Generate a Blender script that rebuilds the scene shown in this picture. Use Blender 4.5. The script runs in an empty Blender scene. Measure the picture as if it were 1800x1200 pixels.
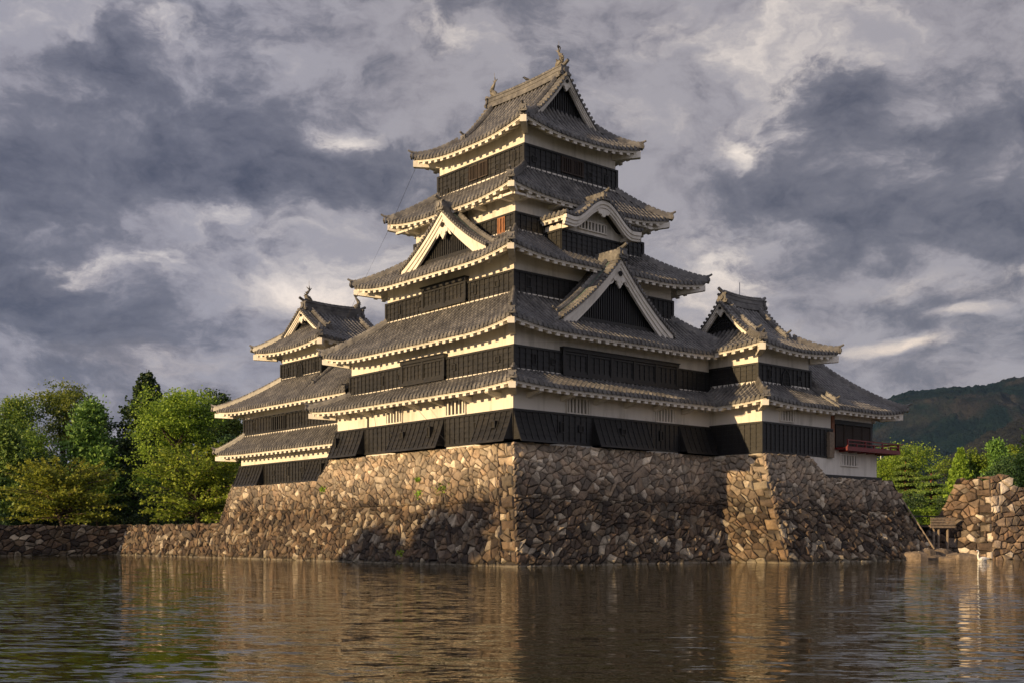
import bpy, math, random
import numpy as np
from mathutils import Vector, Matrix

random.seed(7)
rng = np.random.default_rng(11)
scene = bpy.context.scene
COL = scene.collection

# ------------------------------------------------------------------ camera, sky, sun, exposure
YAW = math.radians(49.442)
FW = np.array([math.cos(YAW), math.sin(YAW)])
RT = np.array([math.sin(YAW), -math.cos(YAW)])
CAMH = 1.575
CAMP = -66.0 * FW - 0.064 * RT
cd = bpy.data.cameras.new('camera')
cam = bpy.data.objects.new('camera', cd)
COL.objects.link(cam)
cam.location = (CAMP[0], CAMP[1], CAMH)
cam.rotation_euler = (math.pi / 2, 0, YAW - math.pi / 2)
cd.sensor_width = 36.0
cd.lens = 1988.55 / 1800 * 36
cd.shift_y = 344 / 1800
cd.clip_start = 0.5
cd.clip_end = 20000
scene.camera = cam

vs = scene.view_settings
vs.view_transform = 'Standard'
vs.look = 'None'
vs.exposure = 0.55
vs.gamma = 1.0
vs.use_curve_mapping = False

SUN_EL = math.radians(12.5)
SUN_TRAVEL = Vector((1.0, -0.12, 0)).normalized() * math.cos(SUN_EL) + Vector((0, 0, -math.sin(SUN_EL)))
sl = bpy.data.lights.new('sun', 'SUN')
sl.energy = 4.4
sl.angle = math.radians(0.5)
sl.color = (1.0, 0.705, 0.37)
sun = bpy.data.objects.new('sun', sl)
COL.objects.link(sun)
sun.rotation_euler = SUN_TRAVEL.to_track_quat('-Z', 'Y').to_euler()
sun.location = (-60, 10, 60)


class NT:
    """small helper for building node trees"""
    def __init__(self, tree):
        self.t = tree
        self.n = tree.nodes
        self.l = tree.links

    def add(self, typ, **kw):
        nd = self.n.new(typ)
        ins = kw.pop('ins', {})
        for k, v in kw.items():
            setattr(nd, k, v)
        for k, v in ins.items():
            s = nd.inputs[k]
            if isinstance(v, bpy.types.NodeSocket):
                self.l.new(v, s)
            else:
                s.default_value = v
        return nd

    def math(self, op, a, b=None, c=None, clamp=False):
        nd = self.n.new('ShaderNodeMath')
        nd.operation = op
        nd.use_clamp = clamp
        for i, v in enumerate((a, b, c)):
            if v is None:
                continue
            if isinstance(v, bpy.types.NodeSocket):
                self.l.new(v, nd.inputs[i])
            else:
                nd.inputs[i].default_value = v
        return nd.outputs[0]

    def mix(self, fac, a, b, mode='MIX'):
        nd = self.n.new('ShaderNodeMix')
        nd.data_type = 'RGBA'
        nd.blend_type = mode
        for s, v in ((nd.inputs[0], fac), (nd.inputs[6], a), (nd.inputs[7], b)):
            if isinstance(v, bpy.types.NodeSocket):
                self.l.new(v, s)
            else:
                s.default_value = v if not isinstance(v, tuple) or len(v) == 4 else (*v, 1)
        return nd.outputs[2]

    def ramp(self, fac, stops, interp='LINEAR'):
        nd = self.n.new('ShaderNodeValToRGB')
        nd.color_ramp.interpolation = interp
        el = nd.color_ramp.elements
        while len(el) > 1:
            el.remove(el[-1])
        el[0].position = stops[0][0]
        el[0].color = (*stops[0][1], 1)
        for p, c in stops[1:]:
            e = el.new(p)
            e.color = (*c, 1)
        self.l.new(fac, nd.inputs[0])
        return nd.outputs[0]

    def noise(self, vec, scale, detail=3.0, rough=0.5, dist=0.0, dims='3D'):
        nd = self.n.new('ShaderNodeTexNoise')
        nd.noise_dimensions = dims
        nd.inputs['Scale'].default_value = scale
        nd.inputs['Detail'].default_value = detail
        nd.inputs['Roughness'].default_value = rough
        nd.inputs['Distortion'].default_value = dist
        if vec is not None:
            self.l.new(vec, nd.inputs['Vector'])
        return nd

    def scaled(self, vec, s):
        nd = self.n.new('ShaderNodeVectorMath')
        nd.operation = 'MULTIPLY'
        self.l.new(vec, nd.inputs[0])
        nd.inputs[1].default_value = s
        return nd.outputs[0]


def srgb(r, g, b):
    f = lambda c: (c / 255 / 12.92) if c / 255 <= 0.04045 else ((c / 255 + 0.055) / 1.055) ** 2.4
    return (f(r), f(g), f(b))


def build_world():
    w = bpy.data.worlds.new("World")
    scene.world = w
    w.use_nodes = True
    T = NT(w.node_tree)
    T.n.clear()
    out = T.add('ShaderNodeOutputWorld')
    bg = T.add('ShaderNodeBackground')
    T.l.new(bg.outputs[0], out.inputs[0])
    tc = T.add('ShaderNodeTexCoord')
    # direction as azimuth (from the castle's bearing) and elevation, both in degrees / 10
    sep = T.add('ShaderNodeSeparateXYZ', ins={0: tc.outputs['Generated']})
    x, y, z = sep.outputs
    cf, sf = math.cos(YAW), math.sin(YAW)
    rx = T.math('ADD', T.math('MULTIPLY', x, sf), T.math('MULTIPLY', y, -cf))
    fy = T.math('ADD', T.math('MULTIPLY', x, cf), T.math('MULTIPLY', y, sf))
    az = T.math('MULTIPLY', T.math('ARCTAN2', rx, fy), 5.7296)
    el = T.math('MULTIPLY', T.math('ARCSINE', z), 5.7296)
    comb = T.add('ShaderNodeCombineXYZ', ins={0: az, 1: el, 2: 0.0})
    P = comb.outputs[0]
    # warp so that cloud edges are ragged
    wn = T.noise(T.scaled(P, (1.0, 1.7, 1)), 1.1, 6, 0.58)
    sub = T.add('ShaderNodeVectorMath', operation='SUBTRACT', ins={0: wn.outputs['Color'], 1: (0.5, 0.5, 0.5)})
    mul = T.add('ShaderNodeVectorMath', operation='MULTIPLY', ins={0: sub.outputs[0], 1: (1.5, 0.8, 0)})
    PW = T.add('ShaderNodeVectorMath', operation='ADD', ins={0: P, 1: mul.outputs[0]}).outputs[0]


    PW2 = T.add('ShaderNodeVectorMath', operation='ADD', ins={0: P, 1: T.scaled(mul.outputs[0], (0.35, 0.35, 0))}).outputs[0]

    def blob(px, py, rx_, ry_, vec=PW):
        a = math.degrees(math.atan((px - 900) / 1988.5))
        e = math.degrees(math.atan((944 - py) / 1988.5 * math.cos(math.radians(a))))
        mp = T.add('ShaderNodeMapping', vector_type='TEXTURE')
        T.l.new(vec, mp.inputs['Vector'])
        mp.inputs['Location'].default_value = (a / 10, e / 10, 0)
        mp.inputs['Scale'].default_value = (rx_ / 347, ry_ / 347, 1)
        g = T.add('ShaderNodeTexGradient', gradient_type='SPHERICAL')
        T.l.new(mp.outputs[0], g.inputs[0])
        return T.math('SMOOTH_MIN', g.outputs['Fac'], 0.75, 0.3)

    dark = [(300, 235, 430, 130, .42), (90, 370, 300, 150, .40), (60, 610, 330, 170, .36), (640, 300, 200, 60, .30),
            (1690, 320, 320, 190, .44), (1560, 420, 170, 70, .25), (980, 70, 210, 90, .15), (1480, 250, 190, 80, .18),
            (420, 590, 230, 70, .22), (1640, 650, 170, 50, .22), (1750, 130, 150, 100, .18), (120, 120, 260, 70, .12),
            (1280, 330, 150, 60, .15), (470, 410, 150, 50, .12)]
    lite = [(590, 245, 75, 26, .36), (400, 355, 260, 46, .30), (640, 425, 170, 60, .22), (190, 450, 130, 36, .34),
            (560, 520, 220, 34, .30), (1340, 50, 300, 75, .34), (1330, 215, 110, 60, .24), (1320, 265, 60, 26, .28),
            (1590, 603, 100, 18, .55), (1700, 547, 70, 12, .40), (1380, 480, 260, 50, .24), (1250, 400, 170, 50, .16),
            (820, 60, 110, 60, .12), (130, 20, 240, 36, .25), (280, 640, 240, 40, .18), (1620, 500, 200, 26, .22),
            (700, 350, 150, 40, .2), (1450, 570, 120, 24, .2), (900, 640, 700, 80, .12), (330, 440, 200, 60, .2), (640, 500, 160, 60, .22), (1280, 470, 160, 60, .18), (1400, 140, 120, 50, .2), (60, 470, 120, 40, .15)]
    def smooth(v, a, b):
        mr = T.add('ShaderNodeMapRange', interpolation_type='SMOOTHSTEP')
        T.l.new(v, mr.inputs['Value'])
        mr.inputs['From Min'].default_value = a
        mr.inputs['From Max'].default_value = b
        return mr.outputs['Result']

    dk, lt = None, None
    for (a, b, c, d, k) in dark:
        bl = blob(a, b, c * 1.15, d * 1.15, PW)
        dk = T.math('MULTIPLY', bl, k * .82) if dk is None else T.math('MULTIPLY_ADD', bl, k * .82, dk)
    for (a, b, c, d, k) in lite:
        bl = blob(a, b, c * 1.1, d * 1.2, PW2 if d < 35 else PW)
        lt = T.math('MULTIPLY', bl, k) if lt is None else T.math('MULTIPLY_ADD', bl, k, lt)
    # three cloud decks: a pale high sheet, broken middle clouds and heavy dark masses
    n1 = T.noise(T.scaled(PW2, (0.85, 1.3, 1)), 1.15, 11, 0.63, 0.1).outputs['Fac']
    n2 = T.noise(T.scaled(PW2, (1.0, 1.6, 1)), 2.3, 11, 0.66, 0.15).outputs['Fac']
    n3 = T.noise(T.scaled(PW, (1.0, 1.9, 1)), 1.5, 9, 0.62).outputs['Fac']
    diff = T.math('SUBTRACT', dk, lt)
    t1 = T.math('MULTIPLY_ADD', diff, 0.58, T.math('MULTIPLY_ADD', T.math('SUBTRACT', n2, 0.5), 0.55, n1))
    t2 = T.math('MULTIPLY_ADD', diff, 0.45, n2)
    t3 = T.math('MULTIPLY_ADD', lt, 0.75, T.math('MULTIPLY_ADD', T.math('SUBTRACT', n2, 0.5), 0.4, n3))
    hi = T.mix(smooth(t3, 0.50, 1.02), srgb(154, 150, 157), srgb(246, 232, 220))
    mid = T.mix(smooth(t2, 0.50, 0.72), srgb(141, 137, 145), srgb(102, 102, 114))
    c1 = T.mix(smooth(t2, 0.40, 0.56), hi, mid)
    low_ = T.mix(smooth(t1, 0.56, 0.90), srgb(112, 111, 122), srgb(68, 71, 87))
    ramp = T.mix(smooth(t1, 0.49, 0.66), c1, low_)
    val = smooth(t3, 0.45, 0.9)
    # warm tint low down, cool tint to the upper left
    low = T.math('MULTIPLY', T.math('SUBTRACT', 1.35, el, clamp=True), 1.0, clamp=True)
    bright = val
    warm = T.mix(T.math('MULTIPLY', T.math('MULTIPLY', low, bright), 0.9), ramp, (1.0, 0.85, 0.70), 'MULTIPLY')
    leftc = T.math('MULTIPLY', T.math('SUBTRACT', -0.4, az, clamp=True), 0.55, clamp=True)
    cloud = T.mix(leftc, warm, (0.90, 0.95, 1.06), 'MULTIPLY')
    # clear blue sky of the same sun behind the cloud deck
    sky = T.add('ShaderNodeTexSky', sky_type='NISHITA', sun_disc=False)
    sky.sun_elevation = SUN_EL
    sky.sun_rotation = math.atan2(-SUN_TRAVEL.x, -SUN_TRAVEL.y)
    skyc = T.mix(1.0, sky.outputs[0], (0.08, 0.08, 0.08), 'MULTIPLY')
    final = T.mix(0.97, skyc, T.mix(1.0, cloud, (0.80, 0.80, 0.785), 'MULTIPLY'))
    # unseen sky behind the viewer is brightened, added as fill for the shaded faces
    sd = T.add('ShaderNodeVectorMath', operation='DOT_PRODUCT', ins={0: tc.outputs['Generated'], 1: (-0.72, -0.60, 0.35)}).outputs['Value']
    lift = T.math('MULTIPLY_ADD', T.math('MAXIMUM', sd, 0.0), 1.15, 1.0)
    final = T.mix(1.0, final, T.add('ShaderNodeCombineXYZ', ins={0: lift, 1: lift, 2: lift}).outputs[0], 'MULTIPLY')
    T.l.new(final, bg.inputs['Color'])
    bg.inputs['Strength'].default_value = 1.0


build_world()

# ------------------------------------------------------------------ materials


def new_mat(name):
    m = bpy.data.materials.new(name)
    m.use_nodes = True
    T = NT(m.node_tree)
    T.n.clear()
    out = T.add('ShaderNodeOutputMaterial')
    b = T.add('ShaderNodeBsdfPrincipled')
    T.l.new(b.outputs[0], out.inputs[0])
    tc = T.add('ShaderNodeTexCoord')
    geo = T.add('ShaderNodeNewGeometry')
    return m, T, b, geo.outputs['Position'], geo


def bump(T, b, h, strength=0.4, dist=0.02):
    bp = T.add('ShaderNodeBump', ins={'Height': h, 'Strength': strength, 'Distance': dist})
    T.l.new(bp.outputs[0], b.inputs['Normal'])


def mat_plaster():
    m, T, b, P, g = new_mat('lime_plaster')
    n = T.noise(T.scaled(P, (1, 1, 0.22)), 1.3, 6, 0.62).outputs['Fac']
    n2 = T.noise(P, 0.35, 4, 0.55).outputs['Fac']
    n3 = T.noise(T.scaled(P, (1, 1, 0.07)), 3.2, 4, 0.6).outputs['Fac']
    s = T.math('ADD', T.math('MULTIPLY_ADD', n2, 0.36, T.math('MULTIPLY', n, 0.36)), T.math('MULTIPLY', n3, 0.28))
    c = T.ramp(s, [(0.3, (0.36, 0.33, 0.28)), (0.44, (0.60, 0.565, 0.50)), (0.51, (0.72, 0.68, 0.61)), (0.8, (0.79, 0.75, 0.68))])
    T.l.new(c, b.inputs['Base Color'])
    b.inputs['Roughness'].default_value = 0.85
    bump(T, b, T.noise(P, 9, 5, 0.6).outputs['Fac'], 0.25, 0.02)
    return m


def mat_board():
    m, T, b, P, g = new_mat('black_lacquer_boards')
    n = T.noise(T.scaled(P, (1.2, 1.2, 6)), 1.6, 6, 0.65).outputs['Fac']
    n2 = T.noise(P, 0.6, 4, 0.6).outputs['Fac']
    f = T.math('MULTIPLY_ADD', n, 0.6, T.math('MULTIPLY', n2, 0.4))
    c = T.ramp(f, [(0.35, (0.004, 0.004, 0.0042)), (0.52, (0.0105, 0.010, 0.0098)), (0.66, (0.026, 0.023, 0.020)), (0.8, (0.090, 0.078, 0.064))])
    T.l.new(c, b.inputs['Base Color'])
    r = T.math('MULTIPLY_ADD', n, 0.35, 0.32)
    T.l.new(r, b.inputs['Roughness'])
    bump(T, b, n, 0.35, 0.02)
    return m


def mat_tile(name='grey_roof_tile', k=1.0):
    m, T, b, P, g = new_mat(name)
    n = T.noise(P, 0.9, 7, 0.7).outputs['Fac']
    n2 = T.noise(P, 4.0, 5, 0.7).outputs['Fac']
    vo = T.add('ShaderNodeTexVoronoi', ins={'Vector': P, 'Scale': 2.7})
    rnd = T.add('ShaderNodeSeparateColor', ins={0: vo.outputs['Color']}).outputs[0]
    f = T.math('ADD', T.math('MULTIPLY_ADD', n2, 0.22, T.math('MULTIPLY', n, 0.66)), T.math('MULTIPLY', rnd, 0.12))
    c = T.ramp(f, [(0.3, (0.04, 0.038, 0.038)), (0.43, (0.095, 0.091, 0.088)), (0.56, (0.16, 0.153, 0.145)), (0.70, (0.30, 0.28, 0.25))])
    T.l.new(T.mix(1.0, c, (k, k, k), 'MULTIPLY'), b.inputs['Base Color'])
    b.inputs['Roughness'].default_value = 0.42
    bump(T, b, n2, 0.3, 0.03)
    return m


def mat_stone(name='rubble_stone', dark=1.0, tan=True):
    m, T, b, P, g = new_mat(name)
    ri = g.outputs['Random Per Island']
    c = T.ramp(ri, [(0.0, (0.028, 0.021, 0.018)), (0.2, (0.07, 0.052, 0.042)), (0.38, (0.135, 0.098, 0.072)), (0.52, (0.10, 0.088, 0.076)),
                    (0.68, (0.205, 0.155, 0.11)), (0.82, (0.145, 0.098, 0.07)), (0.91, (0.30, 0.27, 0.235)), (1.0, (0.44, 0.40, 0.35))])
    n = T.noise(P, 2.2, 7, 0.65).outputs['Fac']
    nb = T.noise(P, 0.25, 4, 0.6).outputs['Fac']
    sh = T.ramp(n, [(0.28, (0.45, 0.42, 0.40)), (0.5, (0.95, 0.93, 0.90)), (0.72, (1.25, 1.2, 1.1))])
    vd = T.noise(P, 0.9, 5, 0.6).outputs['Fac']
    c2 = T.mix(1.0, T.mix(1.0, c, sh, 'MULTIPLY'), T.ramp(vd, [(0.34, (0.58, 0.57, 0.57)), (0.66, (1.32, 1.28, 1.22))]), 'MULTIPLY')
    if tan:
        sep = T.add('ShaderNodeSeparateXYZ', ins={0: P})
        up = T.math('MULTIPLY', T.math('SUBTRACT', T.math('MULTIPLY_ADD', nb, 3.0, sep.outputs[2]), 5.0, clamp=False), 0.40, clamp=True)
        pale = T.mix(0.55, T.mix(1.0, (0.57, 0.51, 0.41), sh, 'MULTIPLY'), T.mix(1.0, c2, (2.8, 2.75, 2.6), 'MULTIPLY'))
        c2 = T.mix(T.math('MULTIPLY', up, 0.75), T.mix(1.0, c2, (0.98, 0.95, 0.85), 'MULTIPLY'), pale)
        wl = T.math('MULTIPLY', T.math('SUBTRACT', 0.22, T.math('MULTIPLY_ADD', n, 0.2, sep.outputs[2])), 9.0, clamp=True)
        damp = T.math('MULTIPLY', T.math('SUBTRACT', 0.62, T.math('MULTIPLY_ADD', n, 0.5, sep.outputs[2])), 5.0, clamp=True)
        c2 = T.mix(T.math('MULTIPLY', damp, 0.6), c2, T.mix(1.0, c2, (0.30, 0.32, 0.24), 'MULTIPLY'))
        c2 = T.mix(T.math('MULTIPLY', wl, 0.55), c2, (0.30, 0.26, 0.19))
    # lichen and damp at the waterline
    li = T.ramp(T.noise(P, 1.1, 6, 0.7).outputs['Fac'], [(0.60, (0, 0, 0)), (0.72, (1, 1, 1))])
    c3 = T.mix(T.math('MULTIPLY', li, 0.35), c2, (0.42, 0.39, 0.33))
    c4 = T.mix(1.0, c3, (dark, dark, dark), 'MULTIPLY')
    T.l.new(c4, b.inputs['Base Color'])
    b.inputs['Roughness'].default_value = 0.9
    bump(T, b, T.noise(P, 6.5, 9, 0.72).outputs['Fac'], 0.9, 0.12)
    return m


def mat_plain(name, col, rough=0.7, nscale=4.0, var=0.35, metallic=0.0, bstr=0.2):
    m, T, b, P, g = new_mat(name)
    n = T.noise(P, nscale, 5, 0.6).outputs['Fac']
    lo = tuple(c * (1 - var) for c in col)
    hi = tuple(min(1, c * (1 + var)) for c in col)
    T.l.new(T.ramp(n, [(0.3, lo), (0.7, hi)]), b.inputs['Base Color'])
    b.inputs['Roughness'].default_value = rough
    b.inputs['Metallic'].default_value = metallic
    if bstr:
        bump(T, b, n, bstr, 0.02)
    return m


def mat_leaf(name, cols, trans=0.38):
    m, T, b, P, g = new_mat(name)
    ri = g.outputs['Random Per Island']
    oi = T.add('ShaderNodeObjectInfo')
    nb = T.noise(P, 0.35, 3, 0.5).outputs['Fac']
    f = T.math('ADD', T.math('MULTIPLY', ri, 0.55), T.math('MULTIPLY_ADD', nb, 1.1, -0.32), clamp=True)
    k = len(cols) - 1
    c = T.ramp(f, [(i / k, cc) for i, cc in enumerate(cols)])
    hs = T.add('ShaderNodeHueSaturation', ins={'Color': c, 'Hue': T.math('MULTIPLY_ADD', oi.outputs['Random'], 0.03, 0.485),
                                              'Value': T.math('MULTIPLY_ADD', oi.outputs['Random'], 0.4, 0.8)})
    T.l.new(hs.outputs[0], b.inputs['Base Color'])
    b.inputs['Roughness'].default_value = 0.55
    b.inputs['Specular IOR Level'].default_value = 0.25
    tr = T.add('ShaderNodeBsdfTranslucent')
    T.l.new(hs.outputs[0], tr.inputs[0])
    mx = T.add('ShaderNodeMixShader', ins={0: trans})
    T.l.new(b.outputs[0], mx.inputs[1])
    T.l.new(tr.outputs[0], mx.inputs[2])
    out = [n for n in T.n if n.type == 'OUTPUT_MATERIAL'][0]
    T.l.new(mx.outputs[0], out.inputs[0])
    return m


def mat_water():
    m, T, b, P, g = new_mat('moat_water')
    n0 = T.noise(P, 0.045, 3, 0.5).outputs['Fac']
    c = T.ramp(n0, [(0.35, (0.018, 0.016, 0.001)), (0.65, (0.032, 0.025, 0.002))])
    T.l.new(c, b.inputs['Base Color'])
    b.inputs['Roughness'].default_value = 0.025
    b.inputs['IOR'].default_value = 1.40
    # ripples as a field of facet slopes in world axes (crests lie roughly across the wind)
    rot = T.add('ShaderNodeMapping', vector_type='POINT')
    T.l.new(P, rot.inputs[0])
    rot.inputs['Rotation'].default_value = (0, 0, -(YAW - math.pi / 2) + 0.10)
    V = rot.outputs[0]

    def slopes(scale, sx, sy, detail, k):
        nz = T.noise(T.scaled(V, (sx, sy, 1)), scale, detail, 0.55, 0.35)
        sb = T.add('ShaderNodeVectorMath', operation='SUBTRACT', ins={0: nz.outputs['Color'], 1: (0.5, 0.5, 0.5)})
        return T.add('ShaderNodeVectorMath', operation='SCALE', ins={0: sb.outputs[0], 'Scale': k}).outputs[0]
    a = slopes(3.2, 0.40, 1.15, 2, 0.50)
    b2 = slopes(9.0, 0.42, 1.0, 3, 0.50)
    sm = T.add('ShaderNodeVectorMath', operation='ADD', ins={0: a, 1: b2}).outputs[0]
    big = T.noise(T.scaled(V, (0.5, 1.2, 1)), 0.10, 4, 0.6, 0.8).outputs['Fac']
    gust = T.ramp(big, [(0.36, (0.40, 0.40, 0.40)), (0.58, (1, 1, 1))])
    sm = T.add('ShaderNodeVectorMath', operation='MULTIPLY', ins={0: sm, 1: gust}).outputs[0]
    xyz = T.add('ShaderNodeSeparateXYZ', ins={0: sm}).outputs
    cr, sr = math.cos(YAW - math.pi / 2), math.sin(YAW - math.pi / 2)
    lx = T.math('MULTIPLY', xyz[0], 0.45)
    ly = xyz[1]
    wx = T.math('SUBTRACT', T.math('MULTIPLY', lx, cr), T.math('MULTIPLY', ly, sr))
    wy = T.math('ADD', T.math('MULTIPLY', lx, sr), T.math('MULTIPLY', ly, cr))
    nv = T.add('ShaderNodeCombineXYZ', ins={0: wx, 1: wy, 2: 1.0}).outputs[0]
    nn = T.add('ShaderNodeVectorMath', operation='NORMALIZE', ins={0: nv}).outputs[0]
    T.l.new(nn, b.inputs['Normal'])
    return m


def mat_ground():
    m, T, b, P, g = new_mat('grass_ground')
    n = T.noise(P, 1.6, 6, 0.65).outputs['Fac']
    T.l.new(T.ramp(n, [(0.3, (0.05, 0.06, 0.018)), (0.55, (0.10, 0.115, 0.03)), (0.75, (0.17, 0.16, 0.05))]), b.inputs['Base Color'])
    b.inputs['Roughness'].default_value = 0.95
    bump(T, b, n, 0.6, 0.1)
    return m


def mat_hill(name='forest_hillside', bare=0.55):
    m, T, b, P, g = new_mat(name)
    n = T.noise(P, 0.02, 6, 0.65).outputs['Fac']
    n2 = T.noise(P, 0.0035, 5, 0.6, 0.5).outputs['Fac']
    c = T.ramp(n, [(0.3, (0.003, 0.010, 0.012)), (0.5, (0.006, 0.017, 0.018)), (0.7, (0.014, 0.028, 0.025))])
    br = T.ramp(n, [(0.3, (0.028, 0.024, 0.026)), (0.7, (0.070, 0.056, 0.052))])
    k = T.ramp(n2, [(0.52, (0, 0, 0)), (0.60, (1, 1, 1))])
    T.l.new(T.mix(T.math('MULTIPLY_ADD', k, 0.55, bare - 0.55), c, br), b.inputs['Base Color'])
    b.inputs['Roughness'].default_value = 1.0
    b.inputs['Specular IOR Level'].default_value = 0.1
    bump(T, b, T.noise(P, 0.06, 5, 0.7).outputs['Fac'], 1.0, 18.0)
    return m


PLASTER = mat_plaster()
BOARD = mat_board()
TILE = mat_tile(k=0.95)
PAN = mat_tile('dirt_and_shade_pan_tile', 0.30)  # channels between the tile ridges: gap shade put into the colour, with dirt
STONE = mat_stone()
STONE_R = mat_stone('ruin_stone', 1.45, False)
JOINT = mat_plain('dark_earth_joint', (0.035, 0.028, 0.022), 0.95, 5)  # dark brown backing that shows between the stones
DARK = mat_plain('dark_opening', (0.008, 0.007, 0.006), 0.8, 4)
WOOD = mat_plain('weathered_timber', (0.20, 0.155, 0.11), 0.8, 6)
BROWN = mat_plain('brown_lattice_wood', (0.034, 0.021, 0.014), 0.65, 6)
RED = mat_plain('red_lacquer', (0.15, 0.013, 0.013), 0.4, 6, 0.3)
COPPER = mat_plain('green_copper', (0.10, 0.15, 0.12), 0.6, 4)
BRONZE = mat_plain('grey_cast_ornament', (0.15, 0.135, 0.11), 0.55, 8)
METAL = mat_plain('pole_metal', (0.45, 0.45, 0.46), 0.4, 3, 0.1, 0.6, 0)
BARK = mat_plain('bark', (0.07, 0.05, 0.036), 0.9, 6, 0.5, 0, 0.6)
PINEBARK = mat_plain('red_pine_bark', (0.22, 0.10, 0.05), 0.9, 5, 0.5, 0, 0.6)
WHITEF = mat_plain('white_feathers', (0.80, 0.78, 0.72), 0.7, 8, 0.08, 0, 0.1)
BLACKF = mat_plain('black_feathers', (0.012, 0.012, 0.014), 0.5, 8, 0.3, 0, 0.1)
ORANGE = mat_plain('orange_beak', (0.6, 0.2, 0.03), 0.5, 5)
LANTERN = mat_plain('orange_lattice_panel', (0.24, 0.095, 0.035), 0.6, 4)
WATER = mat_water()
GROUND = mat_ground()
HILL = mat_hill()
HILL_BARE = mat_hill('bare_larch_hillside', 0.95)
L_OLIVE = mat_leaf('olive_leaves', [(0.045, 0.086, 0.018), (0.111, 0.179, 0.033), (0.225, 0.294, 0.051), (0.345, 0.383, 0.082)])
L_BRIGHT = mat_leaf('bright_leaves', [(0.073, 0.127, 0.017), (0.176, 0.276, 0.034), (0.290, 0.425, 0.053), (0.437, 0.575, 0.092)])
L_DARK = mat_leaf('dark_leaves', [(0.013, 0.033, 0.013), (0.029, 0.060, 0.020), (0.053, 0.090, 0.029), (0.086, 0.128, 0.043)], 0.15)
L_PINE = mat_leaf('pine_needles', [(0.046, 0.092, 0.020), (0.099, 0.185, 0.036), (0.166, 0.277, 0.054), (0.255, 0.385, 0.085)], 0.2)
L_CHERRY = mat_leaf('cherry_leaves', [(0.084, 0.110, 0.015), (0.176, 0.222, 0.028), (0.282, 0.316, 0.040), (0.423, 0.399, 0.061)], 0.35)
L_SUNNY = mat_leaf('sunny_leaves', [(0.053, 0.101, 0.012), (0.128, 0.208, 0.022), (0.211, 0.308, 0.034), (0.347, 0.400, 0.061)], 0.35)

# ------------------------------------------------------------------ mesh helpers


def world_org(p):
    v = Vector((0, 0, 0))
    while p is not None:
        v += p.location
        p = p.parent
    return v


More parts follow.
